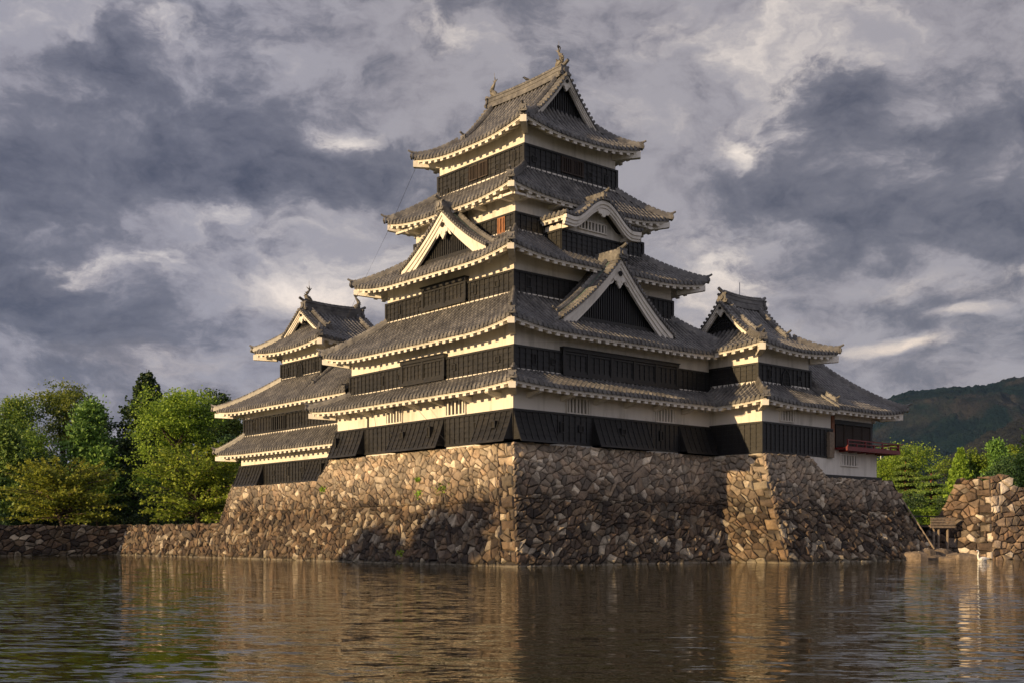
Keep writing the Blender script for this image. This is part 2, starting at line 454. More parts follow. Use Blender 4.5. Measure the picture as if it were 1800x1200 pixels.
class MB:
    """collects polygons in world coordinates, then links them as ONE mesh object"""
    def __init__(self):
        self.v = []
        self.f = []
        self.m = []
        self.cur = 0

    def poly(self, pts):
        n = len(self.v)
        self.v.extend([tuple(p) for p in pts])
        self.f.append(tuple(range(n, n + len(pts))))
        self.m.append(self.cur)

    def grid(self, A, closed=False):
        """A: rows x cols x 3"""
        A = np.asarray(A, float)
        r, c, _ = A.shape
        n = len(self.v)
        self.v.extend(map(tuple, A.reshape(-1, 3)))
        for i in range(r - 1):
            for j in range(c if closed else c - 1):
                k = (j + 1) % c
                self.f.append((n + i * c + j, n + i * c + k, n + (i + 1) * c + k, n + (i + 1) * c + j))
                self.m.append(self.cur)

    def hexa(self, p):
        """eight corners: bottom four then top four"""
        n = len(self.v)
        self.v.extend([tuple(q) for q in p])
        for f in ((0, 3, 2, 1), (4, 5, 6, 7), (0, 1, 5, 4), (1, 2, 6, 5), (2, 3, 7, 6), (3, 0, 4, 7)):
            self.f.append(tuple(n + i for i in f))
            self.m.append(self.cur)

    def box(self, x0, x1, y0, y1, z0, z1):
        self.hexa([(x0, y0, z0), (x1, y0, z0), (x1, y1, z0), (x0, y1, z0), (x0, y0, z1), (x1, y0, z1), (x1, y1, z1), (x0, y1, z1)])

    def prism(self, pts, vec):
        """closed polygon pts extruded by vec"""
        n = len(pts)
        k = len(self.v)
        self.v.extend([tuple(p) for p in pts])
        self.v.extend([tuple(np.add(p, vec)) for p in pts])
        self.f.append(tuple(range(k, k + n)))
        self.f.append(tuple(range(k + 2 * n - 1, k + n - 1, -1)))
        for i in range(n):
            j = (i + 1) % n
            self.f.append((k + i, k + j, k + n + j, k + n + i))
        self.m.extend([self.cur] * (n + 2))

    def tube(self, path, rad, n=8, cap=True):
        path = [np.array(p, float) for p in path]
        if not hasattr(rad, '__len__'):
            rad = [rad] * len(path)
        rings = []
        for i, p in enumerate(path):
            t = path[min(i + 1, len(path) - 1)] - path[max(i - 1, 0)]
            t /= np.linalg.norm(t) + 1e-9
            ref = np.array((0, 0, 1.0)) if abs(t[2]) < 0.9 else np.array((1.0, 0, 0))
            a = np.cross(t, ref)
            a /= np.linalg.norm(a)
            b = np.cross(t, a)
            rings.append([p + rad[i] * (math.cos(q) * a + math.sin(q) * b) for q in np.linspace(0, 2 * math.pi, n, endpoint=False)])
        self.grid(rings, True)
        if cap:
            self.poly(rings[0][::-1])
            self.poly(rings[-1])

    def sweep(self, path, prof, up=(0, 0, 1)):
        """open profile (side, height) swept along a path; closed ends"""
        path = [np.array(p, float) for p in path]
        up = np.array(up, float)
        rows = []
        for i, p in enumerate(path):
            t = path[min(i + 1, len(path) - 1)] - path[max(i - 1, 0)]
            s = np.cross(t, up)
            s /= np.linalg.norm(s) + 1e-9
            rows.append([p + s * a + up * h for a, h in prof])
        self.grid(rows)
        self.poly(rows[0])
        self.poly(rows[-1][::-1])

    def build(self, name, mats, parent=None, loc=None, smooth=False):
        if not isinstance(mats, (list, tuple)):
            mats = [mats]
        org = world_org(parent) if parent is not None else Vector(loc or (0, 0, 0))
        me = bpy.data.meshes.new(name)
        V = np.array(self.v, float) - np.array(org)
        me.from_pydata([tuple(p) for p in V], [], self.f)
        for m in mats:
            me.materials.append(m)
        if len(mats) > 1:
            me.polygons.foreach_set('material_index', self.m)
        if smooth:
            me.polygons.foreach_set('use_smooth', [True] * len(me.polygons))
        me.update()
        o = bpy.data.objects.new(name, me)
        COL.objects.link(o)
        if parent is not None:
            o.parent = parent
        else:
            o.location = org
        return o


def tag(o, label=None, cat=None, group=None, kind=None):
    if label:
        o['label'] = label
    if cat:
        o['category'] = cat
    if group:
        o['group'] = group
    if kind:
        o['kind'] = kind
    return o


def empty(name, loc, label, cat, group=None):
    o = bpy.data.objects.new(name, None)
    COL.objects.link(o)
    o.location = loc
    o.empty_display_size = 0.5
    return tag(o, label, cat, group)


def quads_np(name, V, F, mats, parent=None, loc=(0, 0, 0), midx=None):
    me = bpy.data.meshes.new(name)
    V = np.asarray(V, np.float32)
    F = np.asarray(F, np.int32)
    me.vertices.add(len(V))
    me.vertices.foreach_set('co', V.ravel())
    k = F.shape[1]
    me.loops.add(F.size)
    me.loops.foreach_set('vertex_index', F.ravel())
    me.polygons.add(len(F))
    me.polygons.foreach_set('loop_start', np.arange(0, F.size, k, dtype=np.int32))
    for m in (mats if isinstance(mats, (list, tuple)) else [mats]):
        me.materials.append(m)
    if midx is not None:
        me.polygons.foreach_set('material_index', np.asarray(midx, np.int32))
    me.update(calc_edges=True)
    o = bpy.data.objects.new(name, me)
    COL.objects.link(o)
    if parent is not None:
        o.parent = parent
    else:
        o.location = loc
    return o


# ------------------------------------------------------------------ roof building
PER = 0.40


class Edge:
    """one straight eave: 2-D origin, direction along it, direction inward, length"""
    def __init__(self, O, A, N, L):
        self.O = np.array(O, float)
        self.A = np.array(A, float)
        self.N = np.array(N, float)
        self.L = L

    def p(self, a, r, z):
        q = self.O + self.A * a + self.N * r
        return (q[0], q[1], z)


def rect_edges(x0, y0, x1, y1):
    return {'L': Edge((x0, y0), (0, 1), (1, 0), y1 - y0), 'R': Edge((x0, y0), (1, 0), (0, 1), x1 - x0),
            'BR': Edge((x1, y0), (0, 1), (-1, 0), y1 - y0), 'BL': Edge((x0, y1), (1, 0), (0, -1), x1 - x0)}


def tile_cols(mb, E, a0, a1, Lf, zf, ends=True, step=0.34):
    """a corrugated field of barrel tiles: columns run from the eave inward"""
    offs = ((-0.20, -0.03), (-0.115, -0.01), (-0.10, 0.09), (-0.05, 0.16), (0.05, 0.16), (0.10, 0.09), (0.115, -0.01))
    n = max(2, int(round((a1 - a0) / PER)))
    per = (a1 - a0) / n
    cols = [(a0 + (k + 0.5) * per + o * per / PER, h) for k in range(n) for o, h in offs] + [(a1, 0.0)]
    a = np.array([c[0] for c in cols])
    h = np.array([c[1] for c in cols])
    L = np.maximum(np.array([Lf(q) for q in a]), 0.0)
    m = int(math.ceil(L.max() / step))
    rr, st = [], []
    for k in range(m):
        rr += [k * step, (k + 1) * step - 0.001]
        st += [0.032, 0.0]
    rr, st = np.array(rr), np.array(st)
    R = np.minimum(rr[None, :], L[:, None])
    Z = zf(a[:, None], R) + h[:, None] + st[None, :] + 0.02 * np.sin(a[:, None] * 1.3 + R * 0.9)
    XY = E.O[None, None, :] + E.A[None, None, :] * a[:, None, None] + E.N[None, None, :] * R[:, :, None]
    V = np.dstack([XY, Z])
    nc, nr = R.shape
    base = len(mb.v)
    mb.v.extend(map(tuple, V.reshape(-1, 3)))
    for i in range(nc - 1):
        for j in range(nr - 1):
            if R[i, j + 1] - R[i, j] < 1e-6 and R[i + 1, j + 1] - R[i + 1, j] < 1e-6:
                continue
            mb.f.append((base + i * nr + j, base + (i + 1) * nr + j, base + (i + 1) * nr + j + 1, base + i * nr + j + 1))
            mb.m.append(1 if i % 7 in (0, 6) else 0)
    if ends:
        # hanging lip and the round end tiles
        lip = [[E.p(q, 0, z + 0.02) for q, z in zip(a, Z[:, 0])], [E.p(q, 0, float(zf(np.array([[q]]), np.array([[0.0]]))[0, 0]) - 0.11) for q in a]]
        mb.grid(lip)
        for k in range(n):
            ac = a0 + (k + 0.5) * per
            zc = float(zf(np.array([[ac]]), np.array([[0.0]]))[0, 0]) + 0.015
            ring = [(E.A * (0.135 * math.cos(t)), 0.135 * math.sin(t)) for t in np.linspace(0, 2 * math.pi, 8, endpoint=False)]
            c = E.O + E.A * ac - E.N * 0.06
            mb.prism([(c[0] + d[0], c[1] + d[1], zc + dz) for d, dz in ring], (E.N[0] * 0.12, E.N[1] * 0.12, 0))


def eave_mesh(mb, E, a0, a1, zf, depth, hip0=True, hip1=True, rise=0.26, sp=0.68):
    """white fascia, soffit and rafters under one eave (reaching `depth` in to the wall)"""
    lim = lambda a: max(0.12, min(depth, (a - a0) if hip0 else depth, (a1 - a) if hip1 else depth))
    ze = lambda a: float(zf(np.array([[a]]), np.array([[0.0]]))[0, 0])
    aa = np.linspace(a0 + 0.03, a1 - 0.03, max(4, int((a1 - a0) / 0.45)))
    mb.grid([[E.p(a, 0.06, ze(a) - 0.10) for a in aa], [E.p(a, 0.06, ze(a) - 0.16) for a in aa], [E.p(a, 0.10, ze(a) - 0.16) for a in aa],
             [E.p(a, 0.10, ze(a) - 0.24) for a in aa], [E.p(a, 0.26, ze(a) - 0.24) for a in aa], [E.p(a, 0.26, ze(a) - 0.16) for a in aa]])
    mb.grid([[E.p(a, 0.2, ze(a) - 0.21) for a in aa], [E.p(a, lim(a), ze(a) - 0.21 + rise * lim(a)) for a in aa]])
    n = max(2, int((a1 - a0) / sp))
    for k in range(n):
        a = a0 + (k + 0.5) * (a1 - a0) / n
        d = lim(a)
        w = 0.15
        z0, z1 = ze(a) - 0.225, ze(a) - 0.225 + rise * d
        mb.hexa([E.p(a - w, 0.13, z0 - 0.17), E.p(a + w, 0.13, z0 - 0.17), E.p(a + w, d, z1 - 0.17), E.p(a - w, d, z1 - 0.17),
                 E.p(a - w, 0.13, z0), E.p(a + w, 0.13, z0), E.p(a + w, d, z1 + 0.02), E.p(a - w, d, z1 + 0.02)])


RIDGE = [(-0.19, -0.1), (-0.19, 0.10), (-0.16, 0.10), (-0.16, 0.20), (-0.12, 0.20), (-0.10, 0.30), (0, 0.35),
         (0.10, 0.30), (0.12, 0.20), (0.16, 0.20), (0.16, 0.10), (0.19, 0.10), (0.19, -0.1)]
BIGRIDGE = [(-0.34, -0.2), (-0.34, 0.05), (-0.26, 0.05), (-0.26, 0.22), (-0.29, 0.22), (-0.29, 0.30), (-0.23, 0.30), (-0.23, 0.50), (-0.27, 0.50), (-0.27, 0.57),
            (-0.16, 0.62), (0, 0.70), (0.16, 0.62), (0.27, 0.57), (0.27, 0.50), (0.23, 0.50), (0.23, 0.30), (0.29, 0.30), (0.29, 0.22), (0.26, 0.22), (0.26, 0.05), (0.34, 0.05), (0.34, -0.2)]


def sc(prof, k, kz=None):
    return [(a * k, h * (kz or k)) for a, h in prof]


def beads(mb, path, r=0.085, sp=0.34, lift=0.33):
    """rounded cap tiles laid end to end along a ridge"""
    path = [np.array(p, float) for p in path]
    d = [0.0]
    for p, q in zip(path, path[1:]):
        d.append(d[-1] + np.linalg.norm(q - p))
    n = max(1, int(d[-1] / sp))
    for k in range(n):
        s = (k + 0.5) * d[-1] / n
        i = max(j for j in range(len(d)) if d[j] <= s)
        i = min(i, len(path) - 2)
        t = (path[i + 1] - path[i]) / (d[i + 1] - d[i])
        c = path[i] + t * (s - d[i]) + np.array((0, 0, lift))
        mb.tube([c - t * sp * 0.42, c + t * sp * 0.40], [r, r * 1.18], 7)


def end_tile(mb, p, d, s=1.0):
    """demon-mask end tile facing direction d (2-D)"""
    d = np.array(d, float)
    d /= np.linalg.norm(d)
    w = np.array((-d[1], d[0]))
    P = np.array(p, float)

    def q(a, f, z):
        return (P[0] + w[0] * a * s + d[0] * f * s, P[1] + w[1] * a * s + d[1] * f * s, P[2] + z * s)
    out = [(-.34, -.12), (-.40, .02), (-.30, .10), (-.27, .30), (-.34, .40), (-.24, .46), (-.14, .40), (0, .52), (.14, .40), (.24, .46), (.34, .40), (.27, .30), (.30, .10), (.40, .02), (.34, -.12)]
    mb.prism([q(a, 0.02, z) for a, z in out], tuple(np.array((d[0], d[1], 0)) * 0.14 * s))
    mb.tube([q(0, .05, .16), q(0, .24, .17)], 0.15 * s, 9)
    mb.tube([q(0, -.25, .44), q(0, .15, .52), q(0, .42, .66)], [0.10 * s, 0.10 * s, 0.09 * s], 8)
    mb.tube([q(-.25, .06, .05), q(-.25, .2, .05)], 0.09 * s, 7)
    mb.tube([q(.25, .06, .05), q(.25, .2, .05)], 0.09 * s, 7)


def hip_ridge(parent, path, scale=1.0, name='hip_ridge'):
    mb = MB()
    mb.sweep(path, sc(RIDGE, scale))
    beads(mb, path, 0.085 * scale, 0.34, 0.31 * scale)
    p0, p1 = np.array(path[0]), np.array(path[min(2, len(path) - 1)])
    end_tile(mb, p0 + np.array((0, 0, -0.02)), (p0 - p1)[:2], 0.78 * scale)
    o = mb.build(name, TILE, parent)
    return o


def upturn(up, Lc):
    return lambda d: up * np.maximum(0, 1 - d / Lc) ** 2.1


def skirt_roof(root, outer, inner, z0, zw, up=0.4, sides=('L', 'R', 'BL', 'BR'), nohip=(), Lc=5.0, wall_drop=None, trunc=None, strip=True, rise=0.34, overhang=None):
    """a tiled pent roof round a storey. outer/inner = (x0,y0,x1,y1)"""
    E = rect_edges(*outer)
    dep = {'L': inner[0] - outer[0], 'R': inner[1] - outer[1], 'BR': outer[2] - inner[2], 'BL': outer[3] - inner[3]}
    ends = {'L': ('R', 'BL'), 'R': ('L', 'BR'), 'BR': ('R', 'BL'), 'BL': ('L', 'BR')}
    U = upturn(up, Lc)
    ZF = {}
    for s in ('L', 'R', 'BL', 'BR'):
        D, (e0, e1), L = dep[s], ends[s], E[s].L
        h0 = (s, 0) not in nohip
        h1 = (s, 1) not in nohip

        def zf(a, r, D=D, L=L, h0=h0, h1=h1):
            q = r / D
            d = np.minimum(a if h0 else 99.0, (L - a) if h1 else 99.0)
            return z0 + (zw - z0) * (0.8 * q + 0.2 * q * q) + U(np.maximum(d - 0.6 * r, 0)) * (1 - 0.75 * q)
        ZF[s] = zf
    tm, em = MB(), MB()
    for s in sides:
        D, (e0, e1), L = dep[s], ends[s], E[s].L
        h0 = (s, 0) not in nohip
        h1 = (s, 1) not in nohip
        k0 = D / max(0.01, dep[e0])
        k1 = D / max(0.01, dep[e1])
        Lf = lambda a: min(D + 0.02, a * k0 if h0 else 99, (L - a) * k1 if h1 else 99)
        t0, t1 = 0.0, L
        if trunc and s in trunc:
            t0, t1 = trunc[s]
        tile_cols(tm, E[s], t0, t1, Lf, ZF[s])
        oh = overhang[s] if overhang else D
        eave_mesh(em, E[s], t0, t1, ZF[s], min(oh, D), h0 and t0 == 0.0, h1 and t1 == L, rise)
        if strip:
            a0 = D * 0 + (dep[e0] if h0 else t0)
            a1 = L - dep[e1] if h1 else t1
            a0, a1 = max(a0, t0), min(a1, t1)
            em.hexa([E[s].p(a0, D - 0.10, zw - 0.15), E[s].p(a1, D - 0.10, zw - 0.15), E[s].p(a1, D + 0.05, zw - 0.15), E[s].p(a0, D + 0.05, zw - 0.15),
                     E[s].p(a0, D - 0.10, zw + 0.15), E[s].p(a1, D - 0.10, zw + 0.15), E[s].p(a1, D + 0.05, zw + 0.18), E[s].p(a0, D + 0.05, zw + 0.18)])
    roof = tm.build('roof', [TILE, PAN], root)
    # corner (hip) beams in white plaster
    x0, y0, x1, y1 = outer
    xi0, yi0, xi1, yi1 = inner
    corners = {'LR': ((x0, y0), (xi0, yi0), 'L', 0), 'LB': ((x0, y1), (xi0, yi1), 'L', 1), 'RB': ((x1, y0), (xi1, yi0), 'R', 1)}
    for key, (po, pi, s, end) in corners.items():
        if s not in sides or (s, end) in nohip:
            continue
        if trunc and s in trunc and ((end == 0 and trunc[s][0] > 0) or (end == 1 and trunc[s][1] < E[s].L)):
            continue
        po, pi = np.array(po), np.array(pi)
        D = dep[s]
        path = []
        for q in np.linspace(-0.03, 1, 9):
            p = po + (pi - po) * q
            r = max(q, 0) * D
            other = abs((p - E[s].O) @ E[s].A)
            if end == 1:
                other = E[s].L - other
            a = other if end == 0 else E[s].L - other
            path.append((p[0], p[1], float(ZF[s](np.array([[a]]), np.array([[r]]))[0, 0]) + 0.08))
        hip_ridge(roof, path)
        zc = z0 + up
        d = (pi - po) / np.linalg.norm(pi - po)
        w = np.array((-d[1], d[0])) * 0.20
        a, b = po + d * 0.02, po + d * min(2.0, np.linalg.norm(pi - po))
        zb = zc - 0.30 - up * 0.6
        em.hexa([(*(a - w), zc - .58), (*(a + w), zc - .58), (*(b + w), zb - .30), (*(b - w), zb - .30),
                 (*(a - w), zc - .22), (*(a + w), zc - .22), (*(b + w), zb), (*(b - w), zb)])
    em.build('eave', PLASTER, roof)
    return roof, E, ZF


def gable_front(parent, C, F, W, half, zt, zb, slats='v', thick=None, verge=True, recess=0.5, pend=None, wallmat=None):
    """bargeboards, gable wall, pendant and verge tiles of a triangular gable.
    C: 2-D point under the apex on the gable plane, F outward, W lateral, zt(w) roof height, zb base height"""
    C, F, W = np.array(C, float), np.array(F, float), np.array(W, float)
    thick = thick or min(0.80, 0.17 * half if half > 3.5 else 0.135 * half)
    pend = pend or min(1.0, .25 * half)
    kt = thick / 0.85

    def q(w, f, z):
        p = C + W * w + F * f
        return (p[0], p[1], z)
    bb = MB()
    for sgn in (-1, 1):
        ws = np.linspace(half, 0, 15) * sgn
        for (t0, t1, f0, f1) in ((0.0, 0.30 * kt, -0.06, 0.16), (0.28 * kt, 0.58 * kt, -0.12, 0.08), (0.56 * kt, thick, -0.18, 0.0)):
            fl = lambda w: 1.0 + 0.35 * (abs(w) / half) ** 3
            for i in range(len(ws) - 1):
                wa, wb = ws[i], ws[i + 1]
                za, zb_ = zt(abs(wa)) - 0.06, zt(abs(wb)) - 0.06
                bb.hexa([q(wa, f0, za - t1 * fl(wa)), q(wb, f0, zb_ - t1 * fl(wb)), q(wb, f1, zb_ - t1 * fl(wb)), q(wa, f1, za - t1 * fl(wa)),
                         q(wa, f0, za - t0), q(wb, f0, zb_ - t0), q(wb, f1, zb_ - t0), q(wa, f1, za - t0)])
    bb.build('bargeboard', PLASTER, parent)
    gw = MB()
    n = 24
    top = [q(w, -recess, max(zb, zt(abs(w)) - 0.35)) for w in np.linspace(-half, half, n)]
    bot = [q(w, -recess, zb - 0.5) for w in np.linspace(-half, half, n)]
    gw.grid([bot, top])
    k = int(2 * half / 0.20)
    for i in range(1, k):
        w = -half + i * 2 * half / k
        zz = zt(abs(w)) - 0.3
        if zz < zb + 0.1:
            continue
        gw.hexa([q(w - .045, -recess, zb), q(w + .045, -recess, zb), q(w + .045, -recess + .1, zb), q(w - .045, -recess + .1, zb),
                 q(w - .045, -recess, zz), q(w + .045, -recess, zz), q(w + .045, -recess + .1, zz), q(w - .045, -recess + .1, zz)])
    if slats == 'x':
        z = zb + 0.25
        while z < zt(0) - 0.8:
            ww = 0.0
            while ww < half and zt(ww) - 0.3 > z:
                ww += 0.05
            gw.hexa([q(-ww, -recess, z), q(ww, -recess, z), q(ww, -recess + .12, z), q(-ww, -recess + .12, z),
                     q(-ww, -recess, z + .08), q(ww, -recess, z + .08), q(ww, -recess + .12, z + .08), q(-ww, -recess + .12, z + .08)])
            z += 0.22
    gw.hexa([q(-half * .92, -recess, zb - .06), q(half * .92, -recess, zb - .06), q(half * .92, -recess + .16, zb - .06), q(-half * .92, -recess + .16, zb - .06),
             q(-half * .8, -recess, zb + .2), q(half * .8, -recess, zb + .2), q(half * .8, -recess + .16, zb + .2), q(-half * .8, -recess + .16, zb + .2)])
    gw.build('gable_wall', wallmat or BOARD, parent)
    # carved white pendant under the apex
    pd = MB()
    za = zt(0) - thick - 0.16 * half / 3
    o = [(0, .10), (.16, .06), (.2, -.05), (.34, -.10), (.50, -.22), (.52, -.38), (.40, -.46), (.30, -.40), (.28, -.56), (.14, -.72), (0, -.90)]
    o = o + [(-a, z) for a, z in o[-2:0:-1]]
    pd.prism([q(a * pend, -0.06, za + z * pend) for a, z in o], tuple(np.array((F[0], F[1], 0)) * 0.12))
    for s in (-1, 1):   # small side leaves
        pd.prism([q(s * a * pend, -0.08, za + z * pend) for a, z in ((.42, -.18), (.72, -.52), (.82, -.72), (.66, -.66), (.50, -.50))], tuple(np.array((F[0], F[1], 0)) * 0.08))
        pd.tube([q(s * .22 * pend, .05, za - .40 * pend), q(s * .22 * pend, .09, za - .40 * pend)], 0.13 * pend, 10)
    p = pd.build('pendant', PLASTER, parent)
    hx = MB()
    hx.tube([q(0, .04, za + .06 * pend), q(0, .16, za + .06 * pend)], 0.17 * pend, 6)
    hx.build('boss', DARK, parent)
    if verge:
        vm = MB()
        for sgn in (-1, 1):
            ws = np.linspace(half + 0.05, 0.12, max(6, int(half * 1.45 / 0.30)))
            for w in ws:
                z = zt(abs(w)) + 0.07
                vm.tube([q(sgn * w, -0.45, z), q(sgn * w, 0.30, z)], 0.105, 8)
            wl = np.linspace(half + .1, 0, 12)
            vm.grid([[q(sgn * w, 0.22, zt(w) - .07) for w in wl], [q(sgn * w, 0.22, zt(w) + .05) for w in wl], [q(sgn * w, -0.5, zt(w) + .06) for w in wl]])
        vm.build('verge_tiles', TILE, parent)


def dormer_gable(root, C, F, W, half, zt, depth, zb, rz, name='gable_dormer', green=False, slats='v'):
    """triangular dormer: tiled slopes running back from the gable plane"""
    C, F, W = np.array(C, float), np.array(F, float), np.array(W, float)
    ext = half + 0.5
    tm = MB()
    for sgn in (-1, 1):
        E = Edge(C + F * 0.15 + W * sgn * ext, -F, -W * sgn, depth)
        zf = lambda a, r: np.vectorize(zt)(ext - r) + 0 * a
        tile_cols(tm, E, 0, depth, lambda a: ext, zf, ends=False)
        # underside so that the slope has thickness
        tm.grid([[(*(C + F * 0.1 + W * sgn * w), zt(w) - .1) for w in np.linspace(0, ext, 10)], [(*(C - F * depth + W * sgn * w), zt(w) - .1) for w in np.linspace(0, ext, 10)]])
    d = tm.build(name, [TILE, PAN], root)
    gable_front(d, C, F, W, half, zt, zb, slats)
    rm = MB()
    path = [(*(C + F * 0.25), rz), (*(C - F * depth * .5), rz), (*(C - F * depth), rz)]
    rm.sweep(path, sc(RIDGE, 1.25, 1.5))
    beads(rm, path, 0.1, 0.34, 0.50)
    end_tile(rm, (*(C + F * 0.2), rz + 0.05), F, 1.15)
    rm.build('ridge', TILE, d)
    for sgn in (-1, 1):
        hm = MB()
        path = [(*(C - F * 0.95 + W * sgn * w), zt(w) + 0.08) for w in np.linspace(half * .93, 0.3, 8)]
        hm.sweep(path, sc(RIDGE, 0.95))
        beads(hm, path, 0.08, 0.34, 0.3)
        end_tile(hm, path[0], W * sgn, 0.7)
        hm.build('descending_ridge', TILE, d)
        if green:
            cm = MB()
            cm.sweep([(*(C - F * 0.62 + W * sgn * w), zt(w) + 0.08) for w in np.linspace(half * .93, 0.3, 8)], [(-.05, 0), (-.05, .08), (.05, .08), (.05, 0)])
            cm.build('copper_gutter', COPPER, d)
    return d


def irimoya(root, O, X, Y, LX, LY, z0, s1, s2, xg, kk, up, wall_in, verge=0.2, ridge_in=0.3, slats='v', rear=True, pend=None, hall=True, Lc=5.0, rise=0.40):
    """hip-and-gable roof. local x along the ridge, y across; front gable faces -X at x = xg"""
    O, X, Y = np.array(O, float), np.array(X, float), np.array(Y, float)
    hf = LY / 2
    pr = lambda r: s1 * r + s2 * r * r
    U = upturn(up, Lc)
    tm, em = MB(), MB()

    def side_z(a, r):
        d = np.minimum(a, LX - a)
        return z0 + pr(r) + U(np.maximum(d - 0.6 * r, 0)) * np.maximum(0, 1 - r / 3.0)
    for sgn in (0, 1):
        E = Edge(O + Y * (LY if sgn else 0), X, -Y if sgn else Y, LX)
        xv = xg - verge

        def Lf(a):
            if xv < a < LX - xv:
                return hf
            return min(a, LX - a) * kk
        tile_cols(tm, E, 0, xv, lambda a: a * kk, side_z)
        tile_cols(tm, E, xv, LX - xv, lambda a: hf, side_z)
        tile_cols(tm, E, LX - xv, LX, lambda a: (LX - a) * kk, side_z)
        eave_mesh(em, E, 0, LX, side_z, wall_in, rise=rise)

    def fr_z(a, r):
        d = np.minimum(a, LY - a)
        return z0 + pr(r * kk) + U(np.maximum(d - 0.6 * r, 0)) * np.maximum(0, 1 - r * kk / 3.0)
    fronts = [(O, X)] + ([(O + X * LX, -X)] if rear else [])
    for (oo, xx) in fronts:
        E = Edge(oo, Y, xx, LY)
        tile_cols(tm, E, 0, LY, lambda a: min(xg + 0.5, a / kk, (LY - a) / kk), fr_z)
        eave_mesh(em, E, 0, LY, fr_z, wall_in, rise=rise)
    # soffit closing under the gable verges
    roof = tm.build('roof', [TILE, PAN], root)
    zt = lambda w: z0 + pr(max(0.0, hf - w))
    halfw = hf - xg * kk
    for (oo, xx) in fronts:
        C = oo + xx * xg + Y * hf
        gable_front(roof, C, -xx, Y, halfw, zt, z0 + pr(xg * kk) + 0.12, slats, pend=pend)
        for sgn in (-1, 1):
            hm = MB()
            path = [(*(C + xx * 0.75 + Y * sgn * w), zt(w) + 0.08) for w in np.linspace(halfw * 1.02, 0.3, 9)]
            hm.sweep(path, sc(RIDGE, 1.0))
            beads(hm, path, 0.085, 0.34, 0.32)
            end_tile(hm, path[0], Y * sgn, 0.85)
            hm.build('descending_ridge', TILE, roof)
            # corner hips
            path = []
            for q in np.linspace(-0.02, 1, 8):
                r = q * xg
                p = oo + xx * r + Y * (hf + sgn * (hf - r * kk))
                rr = max(r, 0.0)
                path.append((p[0], p[1], float(fr_z(np.array([[rr * kk]]), np.array([[rr]]))[0, 0]) + 0.08))
            hip_ridge(roof, path)
            po = oo + Y * (hf + sgn * hf)
            pi = po + xx * 1.4 - Y * sgn * 1.4
            d = (pi - po) / np.linalg.norm(pi - po)
            w = np.array((-d[1], d[0])) * 0.2
            zc = z0 + up
            em.hexa([(*(po - w), zc - .66), (*(po + w), zc - .66), (*(pi + w), zc - .8), (*(pi - w), zc - .8),
                     (*(po - w), zc - .22), (*(po + w), zc - .22), (*(pi + w), zc - .4), (*(pi - w), zc - .4)])
    em.build('eave', PLASTER, roof)
    rm = MB()
    rz = zt(0)
    a, b = O + X * (xg + ridge_in) + Y * hf, O + X * (LX - xg - ridge_in) + Y * hf
    mid = [a + (b - a) * t for t in np.linspace(0, 1, 7)]
    path = [(p[0], p[1], rz + 0.12 * (2 * t - 1) ** 2) for p, t in zip(mid, np.linspace(0, 1, 7))]
    rm.sweep(path, sc(BIGRIDGE, 1.0))
    beads(rm, path, 0.11, 0.34, 0.68)
    end_tile(rm, path[0], -X, 1.25)
    end_tile(rm, path[-1], X, 1.25)
    rm.build('ridge', TILE, roof)
    return roof, path


# ------------------------------------------------------------------ walls


class Face:
    """one wall face: 2-D origin, along, outward"""
    def __init__(self, O, A, N):
        self.O, self.A, self.N = np.array(O, float), np.array(A, float), np.array(N, float)

    def p(self, s, o, z):
        q = self.O + self.A * s + self.N * o
        return (q[0], q[1], z)

    def box(self, mb, s0, s1, o0, o1, z0, z1):
        mb.hexa([self.p(s0, o0, z0), self.p(s1, o0, z0), self.p(s1, o1, z0), self.p(s0, o1, z0),
                 self.p(s0, o0, z1), self.p(s1, o0, z1), self.p(s1, o1, z1), self.p(s0, o1, z1)])


def faces(x0, y0, x1, y1):
    return {'L': Face((x0, y0), (0, 1), (-1, 0)), 'R': Face((x0, y0), (1, 0), (0, -1)),
            'BR': Face((x1, y0), (0, 1), (1, 0)), 'BL': Face((x0, y1), (1, 0), (0, 1))}


